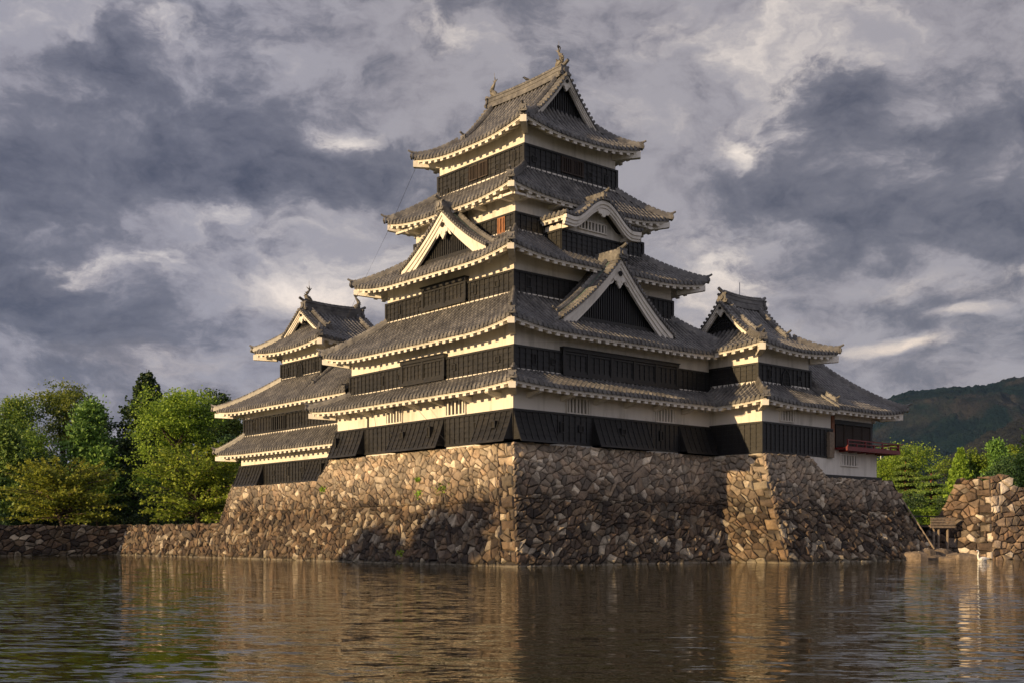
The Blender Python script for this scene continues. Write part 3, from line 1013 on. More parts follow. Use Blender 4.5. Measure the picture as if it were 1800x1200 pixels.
def boards(mb, F, s0, s1, z0, z1, out=0.0, base=0.06, sp=0.48, lap=0.34):
    """horizontal lapped boards held by vertical battens, optionally flaring out by `out` at the foot"""
    off = lambda z: base + out * ((z1 - z) / (z1 - z0)) ** 1.25
    n = max(2, int(round((z1 - z0 - 0.2) / lap)))
    zs = np.linspace(z0 + 0.1, z1 - 0.1, n + 1)
    for i in range(n):
        za, zb = zs[i], zs[i + 1]
        mb.poly([F.p(s0, off(za) + 0.03, za), F.p(s1, off(za) + 0.03, za), F.p(s1, off(zb), zb), F.p(s0, off(zb), zb)])
        mb.poly([F.p(s0, off(za), za), F.p(s1, off(za), za), F.p(s1, off(za) + 0.03, za), F.p(s0, off(za) + 0.03, za)])
    for (za, zb, e) in ((z0, z0 + 0.13, 0.07), (z1 - 0.13, z1, 0.08)):
        mb.hexa([F.p(s0, 0, za), F.p(s1, 0, za), F.p(s1, off(za) + e, za), F.p(s0, off(za) + e, za),
                 F.p(s0, 0, zb), F.p(s1, 0, zb), F.p(s1, off(zb) + e, zb), F.p(s0, off(zb) + e, zb)])
    m = max(1, int(round((s1 - s0) / sp)))
    zz = np.linspace(z0 + 0.12, z1 - 0.12, 5)
    for k in range(m + 1):
        s = s0 + 0.04 + k * (s1 - s0 - 0.08) / m
        for za, zb in zip(zz, zz[1:]):
            mb.hexa([F.p(s - .035, 0, za), F.p(s + .035, 0, za), F.p(s + .035, off(za) + .065, za), F.p(s - .035, off(za) + .065, za),
                     F.p(s - .035, 0, zb), F.p(s + .035, 0, zb), F.p(s + .035, off(zb) + .065, zb), F.p(s - .035, off(zb) + .065, zb)])
    if out > 0:
        for s in (s0, s1):
            mb.poly([F.p(s, 0, z0)] + [F.p(s, off(z) + .02, z) for z in np.linspace(z0, z1, 6)] + [F.p(s, 0, z1)])
        mb.poly([F.p(s0, 0, z0), F.p(s1, 0, z0), F.p(s1, off(z0), z0), F.p(s0, off(z0), z0)])


def loophole(parent, F, s, z, out=0.08, tall=False):
    w, h = (0.11, 0.27) if tall else (0.15, 0.15)
    mb = MB()
    for (a0, a1, b0, b1) in ((-w - .06, -w, -h - .06, h + .06), (w, w + .06, -h - .06, h + .06), (-w, w, h, h + .06), (-w, w, -h - .06, -h)):
        F.box(mb, s + a0, s + a1, 0.0, out + 0.07, z + b0, z + b1)
    mb.cur = 1
    F.box(mb, s - w, s + w, 0.0, out + 0.02, z - h, z + h)
    mb.build('loophole', [BOARD, DARK], parent)


def bar_window(parent, F, s0, s1, z0, z1, n, mat, out=0.0, name='window', bw=0.07, dark=None):
    mb = MB()
    mb.cur = 1
    F.box(mb, s0, s1, 0.0, out + 0.03, z0, z1)
    mb.cur = 0
    for k in range(n):
        s = s0 + (k + 0.5) * (s1 - s0) / n
        F.box(mb, s - bw, s + bw, 0.0, out + 0.13, z0, z1)
    for (a, b, c, d) in ((s0 - .08, s0, z0 - .08, z1 + .08), (s1, s1 + .08, z0 - .08, z1 + .08), (s0, s1, z1, z1 + .08), (s0, s1, z0 - .08, z0)):
        F.box(mb, a, b, 0.0, out + 0.12, c, d)
    mb.build(name, [mat, dark or DARK], parent)


def shutter(parent, F, s0, s1, z0, z1, panels, out=0.15):
    mb = MB()
    w = (s1 - s0) / panels
    for k in range(panels):
        boards(mb, F, s0 + k * w + 0.1, s0 + (k + 1) * w - 0.1, z0 + .12, z1 - .12, 0, out, 0.42)
    for k in range(panels + 1):
        s = s0 + k * w
        F.box(mb, s - .1, s + .1, 0, out + .12, z0, z1)
    F.box(mb, s0 - .12, s1 + .12, 0, out + .16, z1 - .1, z1 + .1)
    F.box(mb, s0 - .1, s1 + .1, 0, out + .14, z0 - .08, z0 + .12)
    F.box(mb, s0 - .15, s1 + .15, 0, out + .24, z1 + .1, z1 + .16)
    mb.build('shutter', BOARD, parent)


def bell_window(parent, F, s, z0, h, w, out=0.08):
    """cusped arch window with a barred opening"""
    def outline(k):
        pts = [(-0.52, 0), (-0.44, .30), (-0.42, .55), (-0.36, .72), (-0.22, .86), (-0.08, .93), (0, 1.0)]
        pts = pts + [(-a, b) for a, b in pts[-2::-1]]
        return [(a * w * k, b * h * (1 if k == 1 else .94)) for a, b in pts]
    mb = MB()
    o, i = outline(1.0), outline(.78)
    nvec = (F.N[0], F.N[1], 0)
    for k in range(len(o) - 1):
        mb.hexa([F.p(s + o[k][0], 0, z0 + o[k][1]), F.p(s + o[k + 1][0], 0, z0 + o[k + 1][1]), F.p(s + i[k + 1][0], 0, z0 + i[k + 1][1]), F.p(s + i[k][0], 0, z0 + i[k][1]),
                 F.p(s + o[k][0], out + .1, z0 + o[k][1]), F.p(s + o[k + 1][0], out + .1, z0 + o[k + 1][1]), F.p(s + i[k + 1][0], out + .1, z0 + i[k + 1][1]), F.p(s + i[k][0], out + .1, z0 + i[k][1])])
    for k in range(1, 5):
        a = -.39 * w + k * .78 * w / 5
        F.box(mb, s + a - .03, s + a + .03, 0, out + .07, z0, z0 + h * (.93 if k in (2, 3) else .70))
    for k in range(1, 4):
        F.box(mb, s - .36 * w, s + .36 * w, 0, out + .05, z0 + k * h * .22, z0 + k * h * .22 + .05)
    mb.cur = 1
    mb.prism([F.p(s + a, 0, z0 + b) for a, b in i], (F.N[0] * (out + .03), F.N[1] * (out + .03), 0))
    mb.build('bell_window', [BOARD, DARK], parent)


def storey(root, rect, z0, z1, zblack, zbot, chutes=(), skip=(), sp=0.48):
    """plaster walls (part) and their black boarding (sub-part). chutes: (side, s0, s1, out)"""
    x0, y0, x1, y1 = rect
    mb = MB()
    mb.box(x0, x1, y0, y1, z0, z1)
    st = mb.build('storey', PLASTER, root)
    F = faces(*rect)
    L = {'L': y1 - y0, 'R': x1 - x0, 'BR': y1 - y0, 'BL': x1 - x0}
    for s in ('L', 'R', 'BR', 'BL'):
        if s in skip:
            continue
        cur = -0.09 if s in ('L', 'R') else 0.0
        end = L[s] + 0.09
        mine = sorted(c for c in chutes if c[0] == s)
        segs = []
        for c in mine:
            if c[1] > cur + .05:
                segs.append((cur, c[1]))
            cur = c[2]
        if cur < end:
            segs.append((cur, end))
        for a, b in segs:
            bm = MB()
            boards(bm, F[s], a, b, zbot, zblack, sp=sp)
            bm.build('boarding', BOARD, st)
    # corner posts
    for (cx, cy) in ((x0, y0), (x0, y1), (x1, y0)):
        if ('L' in skip and cx == x0) or ('R' in skip and cy == y0) or ('BR' in skip and cx == x1) or ('BL' in skip and cy == y1):
            continue
        bm = MB()
        bm.box(cx - .15 if cx == x0 else cx - .05, cx + .05 if cx == x0 else cx + .15, cy - .15 if cy == y0 else cy - .05, cy + .05 if cy == y0 else cy + .15, zbot, zblack)
        bm.build('corner_post', BOARD, st)
    for (s, a, b, o) in chutes:
        cm = MB()
        boards(cm, F[s], a, b, zbot - 0.08, zblack, o, sp=0.5)
        cm.build('stone_chute', BOARD, st)
    return st, F


def dolphin(root, p, d, h=1.25, name='dolphin_ornament', mat=None):
    """roof-end fish: head down on the ridge, tail thrown up; d = 2-D direction it faces (inward)"""
    d = np.array(d, float)
    d /= np.linalg.norm(d)
    P = np.array(p, float)

    def q(f, z, s=0.0):
        return (P[0] + d[0] * f * h - d[1] * s * h, P[1] + d[1] * f * h + d[0] * s * h, P[2] + z * h)
    mb = MB()
    mb.tube([q(.20, .02), q(.13, .13), q(.02, .22), q(-.10, .30), q(-.15, .44), q(-.10, .58), q(-.01, .68), q(.06, .76), q(.08, .84)],
            [.11 * h, .16 * h, .18 * h, .165 * h, .135 * h, .105 * h, .08 * h, .055 * h, .03 * h], 9)
    for (t, f, z) in (((.06, .76), (-.12, .98), (.02, .88)), ((.06, .76), (.27, .96), (.10, .86)), ((.05, .72), (.06, 1.10), (.13, .84))):
        mb.prism([q(t[0], t[1], -.03), q(f[0], f[1], 0), q(z[0], z[1], -.03), q(t[0] + .05, t[1] - .02, -.03)], tuple(np.array(q(0, 0, .05)) - np.array(q(0, 0, 0))))
    for k in range(4):
        zz = .20 + .12 * k
        ff = (-.22, -.29, -.27, -.20)[k]
        mb.prism([q(ff + .12, zz - .05, -.02), q(ff - .05, zz + .08, -.02), q(ff + .13, zz + .08, -.02)], tuple(np.array(q(0, 0, .04)) - np.array(q(0, 0, 0))))
    for s in (-1, 1):
        mb.prism([q(.02, .2, .12 * s), q(-.04, .36, .28 * s), q(-.12, .26, .14 * s)], tuple(np.array(q(0.03, 0, 0)) - np.array(q(0, 0, 0))))
    mb.tube([q(.05, 1.0), q(.05, 1.34)], 0.012, 5)
    return mb.build(name, mat or BRONZE, root)

# ------------------------------------------------------------------ main keep
keep = empty('castle_keep', (9.7, 9.6, 7.0), 'tall five-roofed black and white castle keep on the big stone base in the middle', 'castle')
V_ = np.vectorize

S1, FS1 = storey(keep, (0, 0, 19.4, 19.2), 6.9, 10.95, 9.12, 7.25,
                 [('L', -0.09, 3.05, .72), ('L', 6.5, 12.0, .72), ('L', 15.6, 19.29, .72), ('R', -0.09, 2.95, .72), ('R', 6.45, 11.35, .72), ('R', 14.5, 17.75, .72)])
for a, b in ((11.2, 12.9), (4.45, 6.3)):
    bar_window(S1, FS1['L'], a, b, 9.2, 10.05, 5, PLASTER)
for a, b in ((4.3, 6.05), (12.3, 14.0)):
    bar_window(S1, FS1['R'], a, b, 9.2, 10.05, 6, PLASTER)
for s, t, o in ((18.71, 1, .42), (12.4, 1, .02), (10.64, 0, .36), (7.59, 1, .42), (3.35, 1, .02), (1.24, 0, .40)):
    loophole(S1, FS1['L'], s, 8.25, .08 + o, t)
for s, t, o in ((3.8, 1, .02), (5.4, 0, .02), (8.8, 0, .36), (12.7, 1, .02)):
    loophole(S1, FS1['R'], s, 8.25, .08 + o, t)
mb = MB()
FS1['L'].box(mb, 15.17, 15.29, 0, .08, 9.12, 10.2)
mb.build('drainpipe', BOARD, S1)
for k in range(7):   # bracket arms under the first eave
    for F, L in ((FS1['L'], 19.2), (FS1['R'], 17.0)):
        s = 1.2 + k * 2.75
        if s > L:
            continue
        bk = MB()
        bk.hexa([F.p(s - .16, 0, 9.80), F.p(s + .16, 0, 9.80), F.p(s + .16, 1.0, 10.04), F.p(s - .16, 1.0, 10.04),
                 F.p(s - .16, 0, 10.12), F.p(s + .16, 0, 10.12), F.p(s + .16, 1.1, 10.16), F.p(s - .16, 1.1, 10.16)])
        bk.build('bracket_arm', PLASTER, S1)

S2, FS2 = storey(keep, (.73, .78, 18.6, 18.5), 10.9, 14.6, 13.02, 11.45)
shutter(S2, FS2['L'], 6.6, 11.2, 11.7, 13.12, 2)
shutter(S2, FS2['R'], 3.86, 14.3, 11.62, 13.12, 5)
for s, t in ((13.74, 1), (11.6, 0), (5.69, 0), (1.38, 0)):
    loophole(S2, FS2['L'], s, 12.3, .08, t)
for s, t in ((1.52, 1), (3.1, 0)):
    loophole(S2, FS2['R'], s, 12.3, .08, t)

S3, FS3 = storey(keep, (2.56, 2.9, 17.08, 16.66), 15.9, 19.6, 18.1, 16.55)
shutter(S3, FS3['L'], 4.6, 9.25, 16.9, 18.3, 2)
for s, t in ((12.2, 1), (9.92, 0), (3.75, 1), (1.51, 0)):
    loophole(S3, FS3['L'], s, 17.45, .08, t)
loophole(S3, FS3['R'], 1.15, 17.45, .08, True)

S4, FS4 = storey(keep, (3.95, 4.4, 15.65, 15.15), 20.3, 24.3, 22.26, 20.95)
bar_window(S4, FS4['L'], .95, 1.55, 21.15, 22.05, 2, LANTERN, .02, bw=.1, dark=LANTERN)
for F, ss in ((FS4['L'], (.2, 3.0, 7.6, 10.4)), (FS4['R'], (.2, 3.0, 8.6, 11.4))):
    for s in ss:
        bk = MB()
        F.box(bk, s - .16, s + .16, 0, 1.1, 22.92, 23.16)
        bk.build('bracket_arm', PLASTER, S4)
    bk = MB()
    F.box(bk, -.9, 11.8, .78, 1.02, 23.0, 23.14)
    bk.build('eave_beam', PLASTER, S4)

S5, FS5 = storey(keep, (5.53, 5.32, 13.97, 14.47), 25.0, 28.9, 27.2, 25.5)
for a, b in ((3.68, 4.5), (4.75, 5.55)):
    bar_window(S5, FS5['L'], a, b, 26.05, 26.95, 5, BROWN, .06, bw=.032)
for a, b in ((3.25, 4.1), (4.3, 5.15)):
    bar_window(S5, FS5['R'], a, b, 26.05, 26.95, 5, BROWN, .06, bw=.032)
for s, t, z in ((8.22, 0, 25.95), (6.46, 1, 26.3), (2.64, 0, 26.3), (.9, 1, 26.6)):
    loophole(S5, FS5['L'], s, z, .08, t)
for s, t in ((.8, 0), (2.45, 1), (5.9, 0), (7.49, 1)):
    loophole(S5, FS5['R'], s, 26.3, .08, t)

skirt_roof(keep, (-1.4, -1.55, 20.8, 20.8), (.73, .78, 18.6, 18.5), 10.42, 11.5, .22, sides=('L', 'R', 'BL'), trunc={'R': (0, 19.8)},
           overhang={'L': 1.4, 'R': 1.55, 'BL': 1.6}, rise=.2)
skirt_roof(keep, (-.7, -.63, 20.2, 20.1), (2.56, 2.9, 17.08, 16.66), 13.98, 16.62, .5, overhang={'L': 1.43, 'R': 1.41, 'BR': 1.6, 'BL': 1.6})
skirt_roof(keep, (.86, 1.23, 18.79, 18.4), (3.95, 4.4, 15.65, 15.15), 18.86, 21.02, .5, overhang={'L': 1.7, 'R': 1.67, 'BR': 1.7, 'BL': 1.74})
skirt_roof(keep, (2.46, 3.07, 17.1, 16.59), (5.53, 5.32, 13.97, 14.47), 23.33, 25.6, .52, overhang={'L': 1.49, 'R': 1.33, 'BR': 1.45, 'BL': 1.44})
top_roof, rp = irimoya(keep, (4.27, 3.99), (0, 1), (1, 0), 11.92, 10.86, 28.02, .437, .0857, 1.8, 1.467, .6, 1.28)
dolphin(keep, (rp[0][0], rp[0][1] + .35, rp[0][2] + .55), (0, 1), 1.35)
dolphin(keep, (rp[-1][0], rp[-1][1] - .35, rp[-1][2] + .55), (0, -1), 1.35)

gz = lambda base, H, half, c=.30: (lambda w: base + H * ((1 - abs(w) / half) * (1 - c) + c * (1 - abs(w) / half) * abs(1 - abs(w) / half)))
dormer_gable(keep, (9.5, .6), (0, -1), (1, 0), 5.0, gz(15.12, 4.35, 5.0), 3.4, 15.2, 19.5, green=True)
dormer_gable(keep, (2.1, 9.5), (-1, 0), (0, 1), 4.6, gz(19.9, 3.2, 4.6), 2.4, 20.05, 23.15, green=True)


def curved_dormer():
    C, F, W = np.array((9.4, 1.95)), np.array((0, -1.0)), np.array((1.0, 0))
    half = 3.45

    def zt(w):
        t = min(1.0, abs(w) / 2.75)
        return 21.86 + 1.55 * (0.5 + 0.5 * math.cos(math.pi * t)) ** 0.92 + 0.10 * (abs(w) / half) ** 4
    tm, em = MB(), MB()
    for sgn in (-1, 1):
        E = Edge(C + F * 0.1 + W * sgn * half, -F, -W * sgn, 3.2)
        zf = lambda a, r: V_(zt)(half - r) + 0.10 + 0 * a
        tile_cols(tm, E, 0, 2.6, lambda a: half, zf, ends=True)
        eave_mesh(em, E, 0.12, 2.5, zf, 0.7, False, False, sp=.5)
    d = tm.build('curved_dormer', [TILE, PAN], keep)
    em.build('eave', PLASTER, d)

    def q(w, f, z):
        p = C + W * w + F * f
        return (p[0], p[1], z)
    bb = MB()
    ws = np.linspace(-half, half, 41)
    for (t0, t1, f0, f1) in ((0.02, .25, -.1, .18), (.24, .46, -.16, .10), (.45, .62, -.2, .03)):
        for wa, wb in zip(ws, ws[1:]):
            za, zb = zt(wa), zt(wb)
            bb.hexa([q(wa, f0, za - t1), q(wb, f0, zb - t1), q(wb, f1, zb - t1), q(wa, f1, za - t1), q(wa, f0, za - t0), q(wb, f0, zb - t0), q(wb, f1, zb - t0), q(wa, f1, za - t0)])
    bb.build('bargeboard', PLASTER, d)
    # front tile edge following the arch
    vm = MB()
    for w in np.linspace(-half, half, 24):
        z = zt(w) + .16
        vm.tube([q(w, -.3, z), q(w, .26, z)], .105, 8)
    vm.grid([[q(w, .2, zt(w) + .02) for w in ws], [q(w, .2, zt(w) + .14) for w in ws], [q(w, -.4, zt(w) + .15) for w in ws]])
    vm.build('verge_tiles', TILE, d)
    pd = MB()
    o = [(-.75, .12), (-.55, -.02), (-.42, -.2), (-.2, -.2), (-.1, -.36), (.1, -.36), (.2, -.2), (.42, -.2), (.55, -.02), (.75, .12)]
    pd.prism([q(a, -.05, zt(0) - .68 + b) for a, b in o], (0, -.12, 0))
    pd.build('pendant', PLASTER, d)
    # white tympanum wall over a boarded box
    wl = MB()
    box_l, box_r = -2.95, 2.95
    wl.prism([q(w, -.85, 19.6) for w in (box_r, box_l)] + [q(w, -.85, zt(w) - .25) for w in np.linspace(box_l, box_r, 21)], (0, 1.8, 0))
    for s in (-1, 1):
        bx = s * (half - .75)
        wl.hexa([q(bx - .2, -.85, 21.30), q(bx + .2, -.85, 21.30), q(bx + .2, -.1, 21.30), q(bx - .2, -.1, 21.30), q(bx - .2, -.85, 21.55), q(bx + .2, -.85, 21.55), q(bx + .2, .0, 21.55), q(bx - .2, .0, 21.55)])
    wl.build('wall', PLASTER, d)
    bd = MB()
    Ff = Face(C + W * box_l - F * .85, (1, 0), (0, -1))
    boards(bd, Ff, -.07, 5.97, 19.5, 21.28)
    Fl = Face(C + W * box_l - F * .85, (0, 1), (-1, 0))
    boards(bd, Fl, -.07, 1.7, 19.8, 21.28)
    Fr = Face(C + W * box_r - F * .85, (0, 1), (1, 0))
    boards(bd, Fr, -.07, 1.7, 19.8, 21.28)
    bd.build('boarding', BOARD, d)
    bar_window(d, Ff, 1.55, 3.95, 21.62, 22.12, 8, PLASTER, bw=.06)
    rm = MB()
    path = [q(0, .2, zt(0) + .12), q(0, -1.2, zt(0) + .12), q(0, -2.6, zt(0) + .12)]
    rm.sweep(path, sc(RIDGE, 1.1, 1.2))
    beads(rm, path, .1, .34, .4)
    end_tile(rm, path[0], F, .95)
    rm.build('ridge', TILE, d)


curved_dormer()
# lightning cables strung down from the roofs
for pts in (((4.2, 15.6, 27.8), (2.3, 16.0, 23.4), (0.75, 17.6, 18.9), (-0.6, 19.4, 14.2)), ((4.3, 11.0, 27.6), (3.6, 11.2, 25.4)), ((2.4, 8.0, 23.2), (.75, 7.6, 18.9)),
            ((-.72, 12.3, 13.9), (-1.4, 12.6, 10.4), (-.7, 12.9, 7.4)), ((-1.42, 8.6, 10.4), (-.75, 5.2, 7.3))):
    mb = MB()
    mb.tube(pts, 0.011, 5)
    mb.build('lightning_cable', BOARD, keep)

# ------------------------------------------------------------------ right-hand corner turret
tur = empty('corner_turret', (21.5, -1.0, 7.0), 'two-storey black and white turret with lattice gable joined to the right of the keep', 'turret')
T1, FT1 = storey(tur, (17.85, -4.3, 25.7, 6.5), 6.9, 11.0, 9.22, 7.15, skip=('BR', 'BL'))
bar_window(T1, FT1['R'], 1.95, 3.45, 9.42, 10.2, 5, PLASTER)
T2, FT2 = storey(tur, (18.75, -3.3, 24.5, 3.9), 11.3, 14.9, 13.28, 11.75)
bell_window(T2, FT2['R'], 2.95, 11.95, 1.15, 1.05)
for s in (1.22, 4.52):
    loophole(T2, FT2['R'], s, 12.6, .08, s < 2)
for s in (2.0, 4.4, 6.6):
    bk = MB()
    FT1['R'].box(bk, s - .5, s + .5, 0, .8, 10.06, 10.2)
    bk.build('bracket_arm', PLASTER, T1)
skirt_roof(tur, (16.6, -5.55, 26.4, 9.0), (18.75, -3.3, 24.5, 3.9), 10.42, 11.9, .25, sides=('L', 'R'), nohip=(('R', 1),), trunc={'L': (0, 6.2), 'R': (0, 8.15)},
           overhang={'L': 1.25, 'R': 1.25}, rise=.2)
irimoya(tur, (17.4, -4.7), (1, 0), (0, 1), 8.6, 10.0, 14.18, .28, .094, 1.9, 1.29, .32, 1.35, slats='x')
mb = MB()
mb.tube([(21.4, .3, 18.6), (21.4, .3, 19.6)], .03, 6)
mb.build('lightning_rod', METAL, tur)

# ------------------------------------------------------------------ moon-viewing pavilion with the red balcony
pav = empty('viewing_pavilion', (28.5, -1.5, 6.0), 'open viewing pavilion with red balcony and white lower wall at far right', 'pavilion')
mb = MB()
mb.prism([(22.8, -4.36, 7.13), (24.4, -4.36, 5.98), (31.45, -4.36, 5.98), (31.45, -4.36, 7.75), (25.75, -4.36, 7.75), (25.75, -4.36, 7.13)], (0, 6.6, 0))
mb.hexa([(22.8, -4.56, 7.10), (24.4, -4.36, 5.98), (24.4, -4.2, 5.98), (22.8, -4.2, 7.10), (22.8, -4.56, 7.13), (24.4, -4.38, 7.13), (24.4, -4.2, 7.13), (22.8, -4.2, 7.13)])
base_w = mb.build('base_wall', PLASTER, pav)
FB = Face((24.4, -4.36), (1, 0), (0, -1))
bar_window(base_w, FB, 2.45, 4.45, 6.72, 7.42, 6, PLASTER)
mb = MB()
mb.box(24.2, 31.75, -4.62, 2.4, 5.72, 5.97)
mb.build('sill_beam', BOARD, pav)
mb = MB()
mb.box(25.75, 31.0, -4.15, 2.3, 7.75, 9.95)
room = mb.build('room', DARK, pav)
lat = MB()
FP = Face((25.75, -4.15), (1, 0), (0, -1))
for k in range(4):
    a = .75 + k * 1.12
    FP.box(lat, a, a + .9, .0, .05, 8.05, 9.55)
    for i in range(14):
        FP.box(lat, a + .03, a + .87, .05, .09, 8.1 + i * .104, 8.15 + i * .104)
    FP.box(lat, a - .08, a, .0, .11, 7.9, 9.7)
    FP.box(lat, a + .9, a + .98, .0, .11, 7.9, 9.7)
lat.build('lattice_panels', BROWN, room)
bm_ = MB()
FP.box(bm_, .0, 5.32, .0, .14, 9.62, 9.92)
FP.box(bm_, 5.05, 5.30, -.1, .12, 7.75, 9.62)
bm_.build('dark_beams', BOARD, room)
mb = MB()
mb.box(25.75, 31.0, -4.22, 2.2, 9.93, 11.0)
mb.build('upper_wall', PLASTER, pav)
mb = MB()
mb.box(25.72, 26.0, -4.42, -4.12, 7.5, 10.5)
mb.build('corner_post', mat_plain('reddish_post', (0.20, 0.075, 0.032), .6, 5), pav)
mb = MB()
mb.box(25.1, 25.66, -4.62, -4.31, 7.16, 8.95)
mb.build('end_board', WOOD, pav)
bal = MB()
for (x0, x1, y0, y1) in ((26.05, 32.75, -5.35, -4.12), (31.02, 32.75, -4.12, 2.0)):
    bal.box(x0, x1, y0, y1, 7.78, 7.90)
bal.box(26.0, 32.85, -5.45, -5.33, 7.66, 7.95)
bal.box(32.73, 32.85, -5.33, 2.0, 7.66, 7.95)
for k in range(6):
    bal.box(26.6 + k * 1.15, 26.75 + k * 1.15, -5.33, -4.3, 7.62, 7.78)
b_o = bal.build('balcony', RED, pav)
rl = MB()
for z0, z1 in ((8.14, 8.20), (8.36, 8.44)):
    rl.box(26.05, 33.05, -5.42, -5.34, z0, z1)
    rl.box(32.74, 32.82, -5.34, 2.0, z0, z1)
rl.hexa([(33.05, -5.42, 8.36), (33.35, -5.42, 8.44), (33.35, -5.34, 8.44), (33.05, -5.34, 8.36), (33.05, -5.42, 8.44), (33.35, -5.42, 8.52), (33.35, -5.34, 8.52), (33.05, -5.34, 8.44)])
for k in range(7):
    x = 26.1 + k * 1.1
    rl.box(x, x + .09, -5.43, -5.34, 7.95, 8.36 if k % 2 == 0 else 8.14)
for k in range(6):
    y = -5.3 + k * 1.2
    rl.box(32.73, 32.82, y, y + .09, 7.95, 8.36)
rl.build('railing', RED, b_o)


def pavilion_roof():
    tm, em = MB(), MB()
    U = upturn(.35, 4.0)
    L = 8.6
    zr = lambda r: 10.5 + .58 * r + .04 * r * r
    for O, N in (((24.6, -5.6), (0, 1)), ((24.6, 4.4), (0, -1))):
        E = Edge(O, (1, 0), N, L)
        zf = lambda a, r: zr(r) + U(np.maximum(L - a - .6 * r, 0)) * np.maximum(0, 1 - r / 3)
        tile_cols(tm, E, 0.0, L, lambda a: min(5.0, (L - a) * 5 / 3.7), zf)
        eave_mesh(em, E, 0.0, L, zf, 1.3, False, True, rise=.2)
    E = Edge((33.2, -5.6), (0, 1), (-1, 0), 10.0)
    k = 5 / 3.7
    zf2 = lambda a, r: zr(r * k) + U(np.maximum(np.minimum(a, 10 - a) - .6 * r, 0)) * np.maximum(0, 1 - r * k / 3)
    tile_cols(tm, E, 0, 10.0, lambda a: min(3.7, a / k, (10 - a) / k), zf2)
    eave_mesh(em, E, 0, 10, zf2, 1.3, rise=.2)
    ro = tm.build('roof', [TILE, PAN], pav)
    cb = MB()
    cb.hexa([(33.0, -5.6, 10.2), (33.2, -5.4, 10.2), (32.0, -4.2, 10.1), (31.8, -4.4, 10.1), (33.0, -5.6, 10.62), (33.2, -5.4, 10.62), (32.0, -4.2, 10.6), (31.8, -4.4, 10.6)])
    cb.build('corner_beam', PLASTER, ro)
    em.build('eave', PLASTER, ro)
    zz = lambda q: zr(5 * max(q, 0)) + .35 * (1 - max(q, 0)) ** 2 + .06
    hip_ridge(ro, [(33.2 - 3.7 * q, -5.6 + 5 * q, zz(q)) for q in np.linspace(-.02, 1, 9)])
    rm = MB()
    path = [(29.7, -.6, 14.45), (27, -.6, 14.4), (24.3, -.6, 14.45)]
    rm.sweep(path, sc(BIGRIDGE, .8))
    beads(rm, path, .1, .34, .55)
    end_tile(rm, path[0], (1, 0), .95)
    rm.build('ridge', TILE, ro)
    rm = MB()
    path = [(25.0 + .35 * (1 - q), -5.0 + 4.3 * q, zr(.6 + 4.3 * q) + .08) for q in np.linspace(0, 1, 7)]
    rm.sweep(path, sc(RIDGE, .9))
    beads(rm, path, .08, .34, .3)
    end_tile(rm, path[0], (0, -1), .7)
    rm.build('descending_ridge', TILE, ro)


pavilion_roof()

# ------------------------------------------------------------------ small keep and gallery on the left
sk = empty('small_keep', (6.0, 31.5, 5.6), 'small three-storey keep with fish-topped gable roof left of the big keep', 'castle')
I1, FI1 = storey(sk, (1.6, 26.5, 10.6, 37.0), 5.5, 9.5, 7.58, 5.85, [('L', 6.4, 10.59, .72)], skip=('BR', 'R'))
for s, z, t in ((8.7, 6.6, 0), (4.8, 6.75, 0), (2.5, 6.8, 1), (.3, 6.8, 0)):
    loophole(I1, FI1['L'], s, z, .4 if s > 6 else .08, t)
I2, FI2 = storey(sk, (1.9, 26.5, 10.3, 36.8), 9.7, 13.0, 11.48, 10.1, skip=('BR', 'R'))
bar_window(I2, FI2['L'], 3.45, 5.55, 10.25, 11.3, 6, BOARD, .06)
for s in (8.6, 1.0):
    loophole(I2, FI2['L'], s, 10.8, .08, True)
I3, FI3 = storey(sk, (3.1, 26.5, 9.1, 32.7), 13.6, 17.5, 15.76, 14.35, skip=('BR',))
bell_window(I3, FI3['L'], 3.2, 14.45, 1.2, 1.1)
for s in (5.2, .9):
    loophole(I3, FI3['L'], s, 15.05, .08, True)
skirt_roof(sk, (.3, 26.5, 12.0, 39.0), (1.9, 26.51, 10.3, 36.8), 8.50, 10.02, .14, sides=('L', 'BL'), nohip=(('L', 0), ('BL', 1)), overhang={'L': 1.3, 'BL': 1.9}, rise=.2)
skirt_roof(sk, (.4, 26.5, 12.0, 39.2), (3.1, 26.51, 9.1, 32.7), 12.05, 14.38, .25, sides=('L', 'BL'), nohip=(('L', 0), ('BL', 1)), overhang={'L': 1.5, 'BL': 2.4}, rise=.2)
rc, rp2 = irimoya(sk, (1.7, 24.55), (1, 0), (0, 1), 8.8, 10.4, 16.55, .485, .027, 1.5, 1.63, .35, 1.4, slats='x')
dolphin(sk, (rp2[0][0] + .3, rp2[0][1], rp2[0][2] + .5), (1, 0), 1.3)
dolphin(sk, (rp2[-1][0] - .3, rp2[-1][1], rp2[-1][2] + .5), (-1, 0), 1.3)

